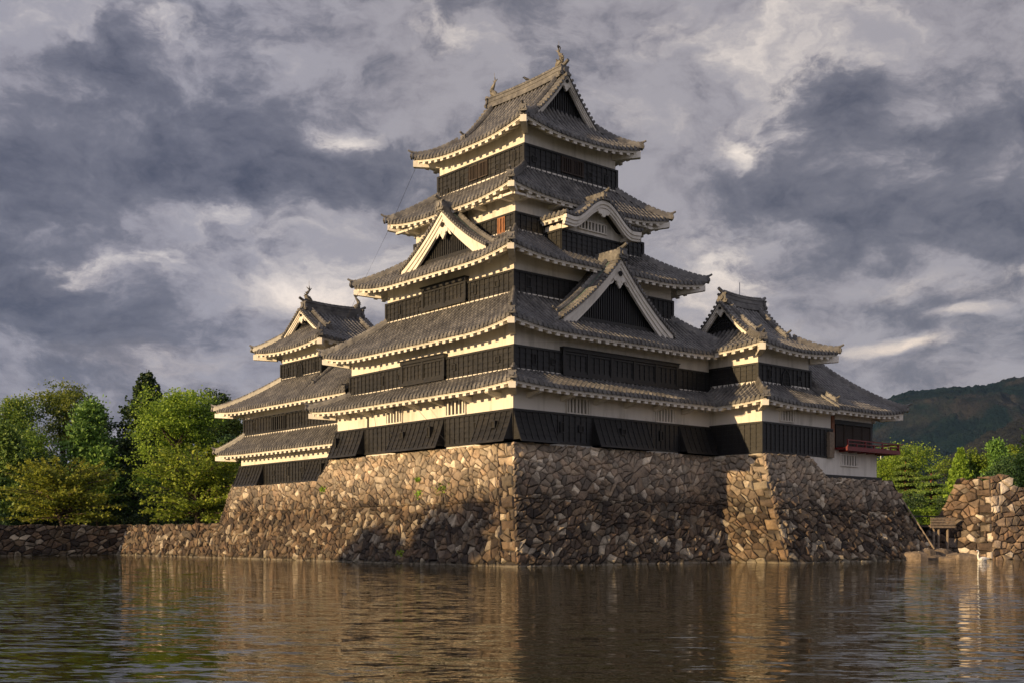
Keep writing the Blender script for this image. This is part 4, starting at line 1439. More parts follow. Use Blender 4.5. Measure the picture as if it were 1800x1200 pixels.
gal = empty('connecting_gallery', (6.0, 22.5, 5.6), 'low gallery with tiled roofs linking the small keep to the big keep', 'gallery')
G1, FG1 = storey(gal, (1.61, 19.25, 10.59, 26.49), 5.5, 9.5, 7.58, 5.85, [('L', 3.1, 6.6, .72)], skip=('BR', 'BL', 'R'))
loophole(G1, FG1['L'], 4.2, 6.8, .45, True)
G2, FG2 = storey(gal, (1.91, 18.6, 10.29, 26.49), 9.7, 13.0, 11.48, 10.1, skip=('BR', 'BL', 'R'))
for s in (2.4, 4.9):
    loophole(G2, FG2['L'], s, 10.8, .08, True)
skirt_roof(gal, (.3, 19.3, 12.0, 26.5), (1.9, 19.31, 10.3, 26.49), 8.50, 10.02, .0, sides=('L',), nohip=(('L', 0), ('L', 1)), overhang={'L': 1.3}, rise=.2)
gr, _, gzf = skirt_roof(gal, (.4, 18.9, 12.0, 26.5), (5.2, 18.91, 5.21, 26.49), 12.05, 16.4, .0, sides=('L',), nohip=(('L', 0), ('L', 1)), overhang={'L': 1.5}, rise=.2, strip=False)
gp = lambda r: 12.05 + 4.35 * (.8 * r / 4.8 + .2 * (r / 4.8) ** 2)
hip_ridge(gr, [(.4 + r, 25.9 - .12 * r, gp(r) + .1) for r in np.linspace(1.5, 4.6, 6)], .8)
hip_ridge(gr, [(.42 + r, 19.0, gp(r) + .12) for r in np.linspace(.0, 1.6, 5)], .8)

# ------------------------------------------------------------------ stonework


def clip(poly, a, b, c):
    """keep the part of a 2-D polygon where a*x + b*y <= c"""
    out = []
    n = len(poly)
    for i in range(n):
        p, q = poly[i], poly[(i + 1) % n]
        dp, dq = a * p[0] + b * p[1] - c, a * q[0] + b * q[1] - c
        if dp <= 0:
            out.append(p)
        if dp * dq < 0:
            t = dp / (dp - dq)
            out.append((p[0] + t * (q[0] - p[0]), p[1] + t * (q[1] - p[1])))
    return out


def cells(s0, s1, z0, z1, g, stretch, ang, r, drop=.10, extra=.25):
    """irregular stone outlines: Voronoi cells of jittered points in a stretched, turned plane"""
    ca, sa = math.cos(ang), math.sin(ang)
    fw = lambda x, y: ((ca * x + sa * y) / stretch, -sa * x + ca * y)
    bw = lambda u, v: (ca * u * stretch - sa * v, sa * u * stretch + ca * v)
    cs = [fw(x, y) for x in (s0 - 2, s1 + 2) for y in (z0 - 2, z1 + 2)]
    u0, u1 = min(c[0] for c in cs), max(c[0] for c in cs)
    v0, v1 = min(c[1] for c in cs), max(c[1] for c in cs)
    pts = []
    row = 0
    v = v0
    while v < v1:
        u = u0 + (row % 2) * g * .5
        while u < u1:
            if r.random() > drop:
                p = (u + r.uniform(-.42, .42) * g, v + r.uniform(-.42, .42) * g)
                x, y = bw(*p)
                if s0 - 1.5 < x < s1 + 1.5 and z0 - 1.5 < y < z1 + 1.5:
                    pts.append(p)
                    if r.random() < extra:
                        pts.append((p[0] + r.uniform(.22, .5) * g, p[1] + r.uniform(-.45, .45) * g))
            u += g
        v += g
        row += 1
    grid = {}
    R = g * 2.6
    for i, p in enumerate(pts):
        grid.setdefault((int(p[0] // R), int(p[1] // R)), []).append(i)
    out = []
    for i, p in enumerate(pts):
        x, y = bw(*p)
        if not (s0 - .8 < x < s1 + .8 and z0 - .8 < y < z1 + .8):
            continue
        gx, gy = int(p[0] // R), int(p[1] // R)
        nb = [pts[j] for a in (-1, 0, 1) for b in (-1, 0, 1) for j in grid.get((gx + a, gy + b), ()) if j != i]
        nb.sort(key=lambda q: (q[0] - p[0]) ** 2 + (q[1] - p[1]) ** 2)
        poly = [(p[0] - R, p[1] - R), (p[0] + R, p[1] - R), (p[0] + R, p[1] + R), (p[0] - R, p[1] + R)]
        for q in nb[:22]:
            dx, dy = q[0] - p[0], q[1] - p[1]
            poly = clip(poly, dx, dy, (q[0] ** 2 + q[1] ** 2 - p[0] ** 2 - p[1] ** 2) / 2)
            if len(poly) < 3:
                break
        if len(poly) < 3:
            continue
        poly = [bw(*q) for q in poly]
        poly = clip(poly, -1, 0, -s0)
        poly = clip(poly, 1, 0, s1)
        poly = clip(poly, 0, -1, -z0)
        poly = clip(poly, 0, 1, z1)
        if len(poly) >= 3:
            out.append(poly)
    return out


def area(poly):
    return 0.5 * abs(sum(p[0] * q[1] - q[0] * p[1] for p, q in zip(poly, poly[1:] + poly[:1])))


def lay_stones(mb, polys, P, n, r, relief=.06, gap=.022, tilt=.12, ztop=None):
    """raise each outline into a split-faced stone. P(s, z) -> point, n = outward normal"""
    n = np.array(n, float)
    for poly in polys:
        if ztop is not None:
            cx = sum(p[0] for p in poly) / len(poly)
            zt0, zt1 = ztop(cx - .15), ztop(cx + .15)
            m = (zt1 - zt0) / .3
            poly = clip(poly, -m, 1, ztop(cx) - m * cx)
            if len(poly) < 3:
                continue
        A = area(poly)
        if A < .012:
            continue
        # drop near-duplicate corners
        pp = [poly[0]]
        for q in poly[1:]:
            if math.hypot(q[0] - pp[-1][0], q[1] - pp[-1][1]) > .05:
                pp.append(q)
        if len(pp) > 3 and math.hypot(pp[0][0] - pp[-1][0], pp[0][1] - pp[-1][1]) < .05:
            pp.pop()
        if len(pp) < 3:
            continue
        c = np.mean(pp, axis=0)
        size = math.sqrt(A)
        h0 = r.uniform(-.3, 1.0) * relief
        tx, ty = r.gauss(0, tilt), r.gauss(0, tilt)
        pq = []
        for i, p in enumerate(pp):     # split long edges so that the outline is not ruler-straight
            q = pp[(i + 1) % len(pp)]
            pq.append(p)
            L = math.hypot(q[0] - p[0], q[1] - p[1])
            if L > .3:
                t = r.uniform(.35, .65)
                k = r.uniform(0, .05) * L
                pq.append((p[0] + (q[0] - p[0]) * t - (p[0] + q[0] - 2 * c[0]) * k, p[1] + (q[1] - p[1]) * t - (p[1] + q[1] - 2 * c[1]) * k))
        # knock the sharp corners off
        rd = []
        for i, p in enumerate(pq):
            q = pq[(i + 1) % len(pq)]
            k = r.uniform(.10, .20)
            rd += [(p[0] + (q[0] - p[0]) * k, p[1] + (q[1] - p[1]) * k), (q[0] + (p[0] - q[0]) * k, q[1] + (p[1] - q[1]) * k)]
        pq = rd
        rings = []
        for shrink, off, jit in ((gap * .5, -.11, 0), (gap + .008, -.015, .008), (gap + .03 + .04 * r.random(), .034, .008), (size * .24, .05, .016)):
            ring = []
            for p in pq:
                d = np.array(p) - c
                L = np.linalg.norm(d) + 1e-6
                k = max(.25, 1 - shrink / L)
                q = c + d * k
                o = off + h0 * (off > -.1) + (tx * d[0] + ty * d[1]) * k * (1 if off > 0 else .5 if off > -.1 else 0)
                if jit:
                    o += r.uniform(-jit, jit)
                ring.append(np.array(P(q[0], q[1])) + n * o)
            rings.append(ring)
        mb.grid(rings, True)
        b = len(mb.v)
        m = len(pq)
        mb.v.append(tuple(np.array(P(c[0], c[1])) + n * (.052 + h0 + r.uniform(-.012, .03))))
        for i in range(m):
            mb.f.append((b - m + i, b - m + (i + 1) % m, b))
            mb.m.append(mb.cur)


kz = lambda z: (max(0.0, 7.05 - z) / 7.05) ** 1.22
r1 = random.Random(5)

# the big base under the keep: sunlit left face, shaded right face, and the lower stretch under the small keep
base = MB()
uL = lambda z: -.40 - 2.9 * kz(z)
vR = lambda z: -.40 - 3.75 * kz(z)


def ztopL(s):
    v = s - .4
    if v < 19.5:
        return 7.1 + .0 * v
    if v < 21.2:
        return 7.1 - 1.45 * (v - 19.5) / 1.7
    if v < 34.5:
        return 5.65
    return max(2.75, 5.65 - 2.9 * (v - 34.5) / 1.3)


def quoins(polys, z1, flip, r, h=.78, long=1.75, short=.85):
    """dressed corner stones, long and short by turns, replacing the rubble next to a corner"""
    rows = []
    z = -.5
    k = flip
    while z < z1 - .2:
        hh = min(h * r.uniform(.8, 1.2), z1 - z)
        rows.append((z, z + hh, (long if k % 2 == 0 else short) * r.uniform(.8, 1.15)))
        z += hh
        k += 1
    out = []
    for p in polys:
        cz = sum(q[1] for q in p) / len(p)
        L = next((w for a, b, w in rows if a <= cz < b), short)
        q = clip(p, -1, 0, -L)
        if len(q) >= 3:
            out.append(q)
    for a, b, w in rows:
        out.append([(0, a), (w * r.uniform(.9, 1), a + r.uniform(0, .08)), (w, b - r.uniform(0, .08)), (0, b)])
    return out


PL = lambda s, z: (uL(z), vR(z) + s, z)
nL = (-.90, 0, .42)
lay_stones(base, cells(1.3, 37.5, 3.6, 7.1, .42, 1.25, -.25, r1, .26, .75), PL, nL, r1, .045, .015, .10, ztopL)
lay_stones(base, cells(1.3, 37.5, -.5, 3.6, .38, 1.6, -.62, r1, .26, .8), PL, nL, r1, .055, .016, .17, ztopL)
lay_stones(base, quoins(cells(0, 1.3, -.5, 7.1, .45, 1.3, -.3, r1, .2, .6), 7.1, 0, r1, .62, 1.3, .45), PL, nL, r1, .05, .018, .06, ztopL)
PR = lambda s, z: (uL(z) + s, vR(z), z)
nR = (0, -.87, .48)
zR = lambda s: 7.12
lay_stones(base, cells(0, 21.5, 3.8, 7.12, .43, 1.3, .15, r1, .26, .75), PR, nR, r1, .045, .016, .10, zR)
lay_stones(base, cells(0, 21.5, -.5, 3.8, .40, 1.45, .45, r1, .26, .8), PR, nR, r1, .055, .018, .17, zR)
base.cur = 1
zz = np.linspace(-.6, 7.05, 10)
base.grid([[np.array(PL(s, min(z, ztopL(s) - .05))) + np.array(nL) * -.12 for s in np.linspace(0.1, 37.5, 60)] for z in zz])
base.grid([[np.array(PR(s, z)) + np.array(nR) * -.12 for s in np.linspace(.1, 21.5, 12)] for z in zz])
base.grid([[(uL(7.1) + a, v, min(7.0, ztopL(v + .4) - .1)) for v in np.linspace(-.3, 36.2, 40)] for a in (.1, 2.6)])
base.box(.9, 10.5, 19.5, 37.3, -.5, 5.55)
base.grid([[(u, vR(7.1) + a, 7.0) for u in (-.3, 21)] for a in (.1, 1.2)])
# large dressed stones bedded alternately on the front corner
base.cur = 0
o = base.build('stone_base', [STONE, JOINT], None, (9, 9, 0))
tag(o, 'battered rubble stone base rising from the moat under the big and small keeps', 'stone base')

# the spur under the turret and pavilion
spur = MB()
uT = lambda z: 17.45 - 2.7 * kz(z)
vT = lambda z: -4.75 - 3.9 * kz(z)
PT = lambda s, z: (uT(z), vT(z) + s, z)
lay_stones(spur, quoins(cells(0, 7.5, -.5, 7.1, .44, 1.35, -.1, r1, .25, .7), 7.1, 0, r1, .60, 1.15, .5), PT, (-.90, 0, .42), r1, .06, .022, .14, lambda s: 7.1)
PS = lambda s, z: (uT(z) + s, vT(z), z)
uE = lambda z: 32.0 + .55 * kz(z)


def zS(s):
    u = 17.45 + s
    return 7.1 if u < 22.6 else max(5.72, 7.1 - 1.4 * (u - 22.6) / 1.75)


clipE = lambda polys: [q for q in polys if np.mean([p[0] for p in q]) + uT(np.mean([p[1] for p in q])) < uE(np.mean([p[1] for p in q]))]
lay_stones(spur, clipE(cells(0, 18.5, 3.4, 7.1, .43, 1.25, .35, r1, .12, .4)), PS, nR, r1, .06, .022, .14, zS)
lay_stones(spur, clipE(cells(0, 18.5, -.5, 3.4, .41, 1.5, -.5, r1, .10, .4)), PS, nR, r1, .08, .024, .2, zS)
spur.cur = 1
spur.grid([[np.array(PT(s, z)) + np.array((-.9, 0, .42)) * -.12 for s in np.linspace(.1, 7.5, 6)] for z in zz])
spur.grid([[np.array((uT(z) + (uE(z) - uT(z)) * t, vT(z), min(z, zS(uT(z) + (uE(z) - uT(z)) * t - 17.45) - .05))) + np.array(nR) * -.12 for t in np.linspace(.01, 1, 24)] for z in zz])
spur.grid([[(uE(z), v, z) for v in (vT(z), 3.0)] for z in np.linspace(-.6, 5.8, 8)])
spur.box(24.0, 32.2, -4.7, 3, 5.2, 5.68)
spur.grid([[(17.6 + a, v, 7.0) for v in (-4.6, 3)] for a in (0, 1)])
o = spur.build('stone_base', [STONE, JOINT], None, (22, -2, 0))
tag(o, 'stone spur with a narrow sunlit left face under the turret and red-balconied pavilion', 'stone base')

# low moat wall on the left: a sunlit stretch and a shaded return
low = MB()
PLl = lambda s, z: (uL(z), vR(z) + s, z)
lay_stones(low, cells(37.5, 56.5, -.5, 2.78, .46, 1.3, -.4, r1, .1, .35), PLl, nL, r1, .10, .03, .24, lambda s: 2.78 + .12 * math.sin(s * 2.1))
vB = lambda z: 52.6 - .8 * kz(z)
PB = lambda s, z: (uL(z) - s, vB(z), z)
lay_stones(low, cells(0, 60, -.5, 2.78, .52, 1.35, .1, r1, .1, .25), PB, (0, -.97, .2), r1, .08, .03, .16, lambda s: 2.72 + .1 * math.sin(s * 1.7))
low.cur = 1
z2 = np.linspace(-.6, 2.65, 4)
low.grid([[np.array(PLl(s, z)) + np.array(nL) * -.12 for s in np.linspace(37, 56.4, 12)] for z in z2])
low.grid([[np.array(PB(s, z)) + np.array((0, .12, -.02)) for s in np.linspace(-.3, 60, 12)] for z in z2])
o = low.build('moat_wall', [STONE, JOINT], None, (-5, 48, 0))
tag(o, 'low rubble moat wall running left below the trees, half in shade', 'moat wall')


def at(px, d):
    q = CAMP + FW * d + RT * ((px - 900) / 1988.55 * d)
    return q


# ruined wall end on the right bank
ruin = MB()
A = at(1741, 82)
dr = np.array((.86, -.51))
dl = np.array((.10, .995))
nr_ = np.array((-.51, -.86))
nl_ = np.array((-.995, .10))
bat = lambda z: .16 * (6.0 - z)
Pr = lambda s, z: (*(A + dr * s + nr_ * bat(z) + nl_ * bat(z) * .7), z)
Pl = lambda s, z: (*(A + dl * s + nr_ * bat(z) + nl_ * bat(z) * .7), z)
r2 = random.Random(9)
lay_stones(ruin, cells(0, 16, -.4, 6.2, .50, 1.4, 0, r2, .25, .7), Pr, (nr_[0] * .97, nr_[1] * .97, .2), r2, .10, .024, .14, lambda s: 5.55 + .22 * math.sin(s * 1.9) - .03 * s + (.45 if s < 1.6 else 0))
lay_stones(ruin, quoins(cells(0, 6.2, -.4, 6.2, .48, 1.45, 0, r2, .25, .7), 6.2, 0, r2, .65, 1.1, .5), Pl, (nl_[0] * .97, nl_[1] * .97, .2), r2, .10, .024, .12, lambda s: 5.95 + .1 * math.sin(s * 2.7) - max(0, s - 2.5) * 1.42)
ruin.cur = 1
ruin.grid([[np.array(Pr(s, z)) - np.array((nr_[0], nr_[1], 0)) * .15 for s in np.linspace(0, 16, 6)] for z in np.linspace(-.5, 5.2, 6)])
ruin.grid([[np.array(Pl(s, z)) - np.array((nl_[0], nl_[1], 0)) * .15 for s in np.linspace(0, 2.5, 3)] for z in np.linspace(-.5, 5.6, 6)])
ruin.grid([[np.array(Pl(s, min(z, 5.8 - max(0, s - 2.5) * 1.42))) - np.array((nl_[0], nl_[1], 0)) * .15 for s in np.linspace(2.5, 6.1, 7)] for z in np.linspace(-.5, 5.6, 6)])
b0, b1, b2, b3 = A, A + dr * 16, A + dr * 16 + dl * 4, A + dl * 2.6
ruin.poly([(*b0, 5.2), (*b1, 5.0), (*b2, 5.0), (*b3, 5.2)])
o = ruin.build('ruined_stone_wall', [STONE_R, JOINT], None, (A[0], A[1], 0))
tag(o, 'broken end of a big-stone wall on the right bank behind the swan', 'stone wall')

# flat foundation slabs at its foot, each a stone of its own
r3 = random.Random(4)
slab_defs = [(1608, 961, 26), (1632, 966, 30), (1660, 960, 26), (1690, 964, 32), (1640, 951, 24), (1615, 968, 20), (1668, 970, 24), (1716, 971, 20), (1770, 972, 16), (1598, 970, 18), (1650, 975, 18), (1672, 946, 30), (1652, 943, 22), (1625, 956, 24), (1694, 950, 28), (1678, 968, 20), (1622, 972, 16), (1706, 966, 18)]


def boulder(px, py, wpx, d, label, i):
    c = at(px, d)
    w = wpx / 1988.55 * d
    mb = MB()
    n = 9
    outl = [(math.cos(t) * w * .55 * r3.uniform(.8, 1.12), math.sin(t) * w * .42 * r3.uniform(.8, 1.15)) for t in np.linspace(0, 2 * math.pi, n, endpoint=False)]
    ztop = min(max(.22, CAMH - (py - 944) / 1988.55 * d), .34 * w + .25)
    rings = []
    for k, z in ((1.12, -.5), (1.08, ztop * .45), (1.0, ztop * .85), (.80, ztop), (.35, ztop + .06)):
        rings.append([(c[0] + RT[0] * a * k + FW[0] * b * k, c[1] + RT[1] * a * k + FW[1] * b * k, z + r3.uniform(-.05, .05)) for a, b in outl])
    mb.grid(rings, True)
    mb.poly(rings[-1])
    o = mb.build('boulder', STONE_R, None, (c[0], c[1], 0))
    return tag(o, label, 'boulder', 'stones at the foot of the ruined wall')


lab = 'flat stone at the water edge left of the ruined wall'
for i, (px, py, wpx) in enumerate(slab_defs):
    boulder(px, py + 9, wpx * 1.5, 78 + 2.2 * (i % 3) + (3 if py < 955 else 0), lab if px < 1700 else 'small stone at the waterline under the ruined wall', i)
# ------------------------------------------------------------------ water and land
mb = MB()
mb.poly([(-400, -400, 0), (500, -400, 0), (500, 400, 0), (-400, 400, 0)])
tag(mb.build('water', WATER), kind='structure')

GZ = 2.62
mb = MB()


def fan(pts, z=GZ):
    mb.poly([(p[0], p[1], z) for p in pts])


e0, e1 = at(1560, 118), at(1700, 121)
fan([(-300, 52.4), (-1.6, 52.4), (-1.6, 300), (-300, 300)])
fan([(-1.6, 34.0), (30, 34.0), (30, 300), (-1.6, 300)])
fan([(30, 34), (400, 34), (400, 300), (30, 300)])
R0 = A + dl * 12.0
fan([(38, 20), tuple(R0), tuple(A + dl * 8 + dr * 18), (400, -150), (400, 34), (38, 34)])
# the bank drops to the moat beside the bridge
mb.grid([[(30, 34, z), (38, 20, z), (R0[0], R0[1], z)] for z in (-.5, GZ)])
# wide plain to the horizon
mb.poly([(-1500, 300, GZ), (3200, 300, GZ), (3200, 3200, GZ), (-1500, 3200, GZ)])
mb.poly([(400, -1500, GZ), (3200, -1500, GZ), (3200, 300, GZ), (400, 300, GZ)])
mb.poly([(-1500, 52.4, GZ), (-300, 52.4, GZ), (-300, 300, GZ), (-1500, 300, GZ)])
# near bank behind the camera and to its left
mb.poly([(-1500, -1500, .8), (400, -1500, .8), (400, -400, .8), (-1500, -400, .8)])
mb.poly([(-1500, -400, .8), (-46, -400, .8), (-46, 30, .8), (-1500, 30, .8)])
tag(mb.build('ground', GROUND), kind='structure')


def fbm2(X, Y, seed, octaves=6, gain=.55):
    """plain value noise summed over octaves"""
    r = np.random.default_rng(seed)
    out = np.zeros_like(X)
    amp, f = 1.0, 1.0
    for o in range(octaves):
        G = r.uniform(-1, 1, (257, 257))
        x, y = (X * f + 31.7 * o) % 256, (Y * f + 17.3 * o) % 256
        xi, yi = x.astype(int), y.astype(int)
        fx, fy = x - xi, y - yi
        fx, fy = fx * fx * (3 - 2 * fx), fy * fy * (3 - 2 * fy)
        out += amp * ((G[xi, yi] * (1 - fx) + G[xi + 1, yi] * fx) * (1 - fy) + (G[xi, yi + 1] * (1 - fx) + G[xi + 1, yi + 1] * fx) * fy)
        amp *= gain
        f *= 2.03
    return out


def hills():
    """forested ridges far beyond the right bank"""
    for (d0, d1, prof, nr, nc, jit, sd) in (
        (1700, 2700, [(1340, 800), (1500, 730), (1540, 708), (1575, 694), (1620, 688), (1660, 684), (1700, 682), (1745, 672), (1800, 667), (1900, 655), (2100, 640), (2500, 690)], 190, 900, 5.0, 3),
        (1050, 1600, [(1540, 925), (1600, 862), (1650, 812), (1700, 778), (1740, 758), (1800, 735), (1900, 700), (2100, 660), (2400, 700)], 120, 800, 4.0, 8)):
        xs = np.linspace(prof[0][0], prof[-1][0], nc)
        top = np.interp(xs, [p[0] for p in prof], [p[1] for p in prof])
        t = np.linspace(0, 1, nr)[:, None]
        d = d0 + (d1 - d0) * t
        lat = (xs[None, :] - 900) / 1988.55 * d
        Hh = ((944 - top) / 1988.55 * d1)[None, :]
        X, Y = lat + 0 * d, d + 0 * lat
        rel = fbm2(X / 260 + .35 * fbm2(X / 500, Y / 500, sd + 1, 3), Y / 420, sd, 5)
        tt = np.clip(t + .16 * rel * np.sin(np.pi * t), 0, 1)
        Z = CAMH + Hh * tt ** .92 * (1 + .035 * rel)
        rg = np.random.default_rng(sd)
        Z = Z + jit * np.abs(fbm2(X / 16, Y / 16, sd + 5, 3)) + rg.uniform(0, 1.6, Z.shape) - 8 * (t == 0)
        V = np.stack([CAMP[0] + FW[0] * Y + RT[0] * X, CAMP[1] + FW[1] * Y + RT[1] * X, Z], -1)
        idx = np.arange(nr * nc).reshape(nr, nc)
        F = np.stack([idx[:-1, :-1], idx[:-1, 1:], idx[1:, 1:], idx[1:, :-1]], -1).reshape(-1, 4)
        tag(quads_np('hills', V.reshape(-1, 3), F, HILL if d0 > 1500 else HILL_BARE), kind='structure')


hills()


def haze():
    m = bpy.data.materials.new('thin_air')
    m.use_nodes = True
    T = NT(m.node_tree)
    T.n.clear()
    out = T.add('ShaderNodeOutputMaterial')
    v = T.add('ShaderNodeVolumePrincipled')
    v.inputs['Color'].default_value = (0.30, 0.52, 1.0, 1)
    v.inputs['Density'].default_value = 2.2e-5
    T.l.new(v.outputs[0], out.inputs['Volume'])
    mb = MB()
    mb.box(-1600, 3700, -1700, 3400, -1.6, 520)
    tag(mb.build('haze', m), kind='stuff')


haze()

# ------------------------------------------------------------------ trees


def leaf_quads(C, size, up=.35, r=rng, elong=1.0, axis=None):
    n = len(C)
    N = r.normal(0, 1, (n, 3))
    N[:, 2] = np.abs(N[:, 2]) * (1 + up)
    N /= np.linalg.norm(N, axis=1)[:, None]
    T_ = r.normal(0, 1, (n, 3)) if axis is None else axis + r.normal(0, .35, (n, 3))
    a = np.cross(N, T_)
    a /= np.linalg.norm(a, axis=1)[:, None] + 1e-9
    b = np.cross(N, a)
    s = (size * r.uniform(.6, 1.3, n))[:, None]
    V = np.stack([C - a * s * .5, C + b * s * elong * .5, C + a * s * .5, C - b * s * elong * .5], 1).reshape(-1, 3)
    return V, np.arange(4 * n).reshape(-1, 4)


def crown_mesh(C, size, **k):
    return leaf_quads(np.asarray(C), size, **k)


def broad_pts(w, h, z0, nclump, per, r, flat=.75, shell=.5, lumps=7):
    """leaf positions for a broadleaf crown: clumps grouped on a few uneven lobes"""
    lob = []
    for k in range(lumps):
        th = r.uniform(0, 2 * np.pi)
        rad = r.uniform(.15, .62)
        zz = r.uniform(.12, .88)
        lob.append((np.cos(th) * rad * w / 2 * (1.1 - .6 * zz), np.sin(th) * rad * w / 2 * (1.1 - .6 * zz), z0 + h * zz, r.uniform(.20, .36) * w * (1.1 - .45 * zz)))
    lob.append((0, 0, z0 + h * .80, .22 * w))
    cl = []
    for k in range(nclump):
        x, y, z, rr = lob[r.integers(len(lob))]
        v = r.normal(0, 1, 3)
        v /= np.linalg.norm(v)
        v[2] = v[2] * flat + .12
        cl.append(np.array((x, y, z)) + v * rr * (r.uniform(.65, 1.08) if r.random() > .16 else r.uniform(1.08, 1.38)))
    cl = np.array(cl)
    cl[:, 2] = np.clip(cl[:, 2], z0 + .02 * h, z0 + h)
    cr = w * .042 + .10
    P = np.repeat(cl, per, 0) + r.normal(0, 1, (nclump * per, 3)) * np.array((cr, cr, cr * .62))
    return P, cl


def trunk_mb(h, rad, targets, r, lean=0.0, start=.35):
    mb = MB()
    top = np.array((lean * h, 0, h))
    path = [np.array((0, 0, -.2)), np.array((.02 * h, .01 * h, h * .3)), top * .6 + np.array((0.0, .02 * h, 0)), top]
    mb.tube(path, [rad * 1.25, rad, rad * .7, rad * .15], 8)
    for t in targets:
        s = r.uniform(start, .85)
        b = top * s
        b[2] = min(b[2], t[2] * .92)
        m = (b + t) / 2 + np.array((0, 0, -.06 * np.linalg.norm(t - b)))
        mb.tube([b, m, t], [rad * .42, rad * .26, .03], 6, False)
    return mb


TREE_N = [0]


def finish_tree(name, pos, P, leafsize, mat, tmb, bark, label, cat='tree', group=None, **k):
    root = empty(name, pos, label, cat, group)
    V, F = leaf_quads(P, leafsize, **k)
    quads_np('crown', V, F, mat, root)
    me_v = tmb.v
    me = bpy.data.meshes.new('trunk')
    me.from_pydata(me_v, [], tmb.f)
    me.materials.append(bark)
    me.polygons.foreach_set('use_smooth', [True] * len(me.polygons))
    o = bpy.data.objects.new('trunk', me)
    COL.objects.link(o)
    o.parent = root
    return root


def broad_tree(px, topy, wpx, d, mat, label, seed, z=GZ, bottom=.12, per=72, nclump=210, leaf=.22, name='broadleaf_tree', lumps=8, group=None):
    r = np.random.default_rng(seed)
    p = at(px, d)
    H = CAMH + (944 - topy) / 1988.55 * d - z
    W = wpx / 1988.55 * d
    P, cl = broad_pts(W, H * (1 - bottom), H * bottom, nclump, per, r, lumps=lumps)
    tm = trunk_mb(H * .8, .018 * H + .06, cl[r.choice(len(cl), 14)], r)
    return finish_tree(name, (p[0], p[1], z), P, leaf, mat, tm, BARK, label, group=group, r=r)


def spire_tree(px, topy, wpx, d, mat, label, seed, z=GZ, name='fir_tree', low=.25, droop=.22, leaf=.34):
    r = np.random.default_rng(seed)
    p = at(px, d)
    H = CAMH + (944 - topy) / 1988.55 * d - z
    W = wpx / 1988.55 * d
    P = []
    tm = MB()
    tm.tube([(0, 0, -.2), (0, 0, H * .5), (0, 0, H)], [.016 * H + .05, .010 * H, .02], 7)
    zz = H * low
    while zz < H * .985:
        f = 1 - (zz - H * low) / (H * (1 - low))
        L = W / 2 * (f ** .85) * 1.0 + .15
        nb = int(9 + 8 * f)
        for k in range(nb):
            th = r.uniform(0, 2 * np.pi)
            l = L * r.uniform(.65, 1.12)
            dx, dy = np.cos(th), np.sin(th)
            n = int(45 + 80 * l / max(W / 2, .1))
            t = r.uniform(.12, 1, n)
            side = r.normal(0, .10 * l + .05, n) * (1.1 - .6 * t)
            pts = np.stack([dx * l * t - dy * side, dy * l * t + dx * side, zz - droop * l * t + .16 * l * t * t * 1.4 + r.normal(0, .16, n)], 1)
            P.append(pts)
            tm.tube([(0, 0, zz), (dx * l * .9, dy * l * .9, zz - droop * l * .9 + .18 * l)], [.035, .012], 4, False)
        zz += H * .027 * r.uniform(.8, 1.2)
    P = np.concatenate(P)
    return finish_tree(name, (p[0], p[1], z), P, leaf, mat, tm, BARK, label, r=r)


def spray_tree(px, topy, wpx, d, mat, label, seed, z=GZ, name='cherry_tree', leaf=.24, squash=1.0):
    """low spreading tree whose long boughs carry flat sprays of leaves"""
    r = np.random.default_rng(seed)
    p = at(px, d)
    H = CAMH + (944 - topy) / 1988.55 * d - z
    W = wpx / 1988.55 * d
    P = []
    tm = MB()
    for k in range(4):
        th = r.uniform(0, 6.28)
        tm.tube([(0, 0, -.2), (.05 * W * np.cos(th), .05 * W * np.sin(th), H * .22), (.13 * W * np.cos(th), .13 * W * np.sin(th), H * .5)], [.22, .15, .07], 7)
    nb = 120
    for k in range(nb):
        th = r.uniform(0, 2 * np.pi)
        e = r.beta(1.5, 1.0)
        zf = .03 + .92 * e
        l = W / 2 * math.sqrt(max(.06, 1 - ((zf - .34) / .70) ** 2)) * r.uniform(.55, 1.12)
        z0 = H * (.10 + .32 * zf)
        ze = H * zf
        dx, dy = math.cos(th), math.sin(th)
        path = [np.array((dx * .05, dy * .05, z0)), np.array((dx * l * .5, dy * l * .5, z0 + (ze - z0) * .75)), np.array((dx * l, dy * l, ze - .03 * l))]
        tm.tube(path, [.08, .05, .015], 4, False)
        n = 150
        t = r.uniform(.22, 1.03, n)
        q = path[0] * ((1 - t) ** 2)[:, None] + 2 * path[1] * (t * (1 - t))[:, None] + path[2] * (t * t)[:, None]
        sd = r.normal(0, .30 + .035 * W, n) * (1.15 - .8 * t)
        q = q + np.stack([-dy * sd, dx * sd, r.normal(0, .13, n) - .05 * np.abs(sd)], 1)
        P.append(q)
    P = np.concatenate(P)
    return finish_tree(name, (p[0], p[1], z), P, leaf, mat, tm, BARK, label, r=r, up=1.2)


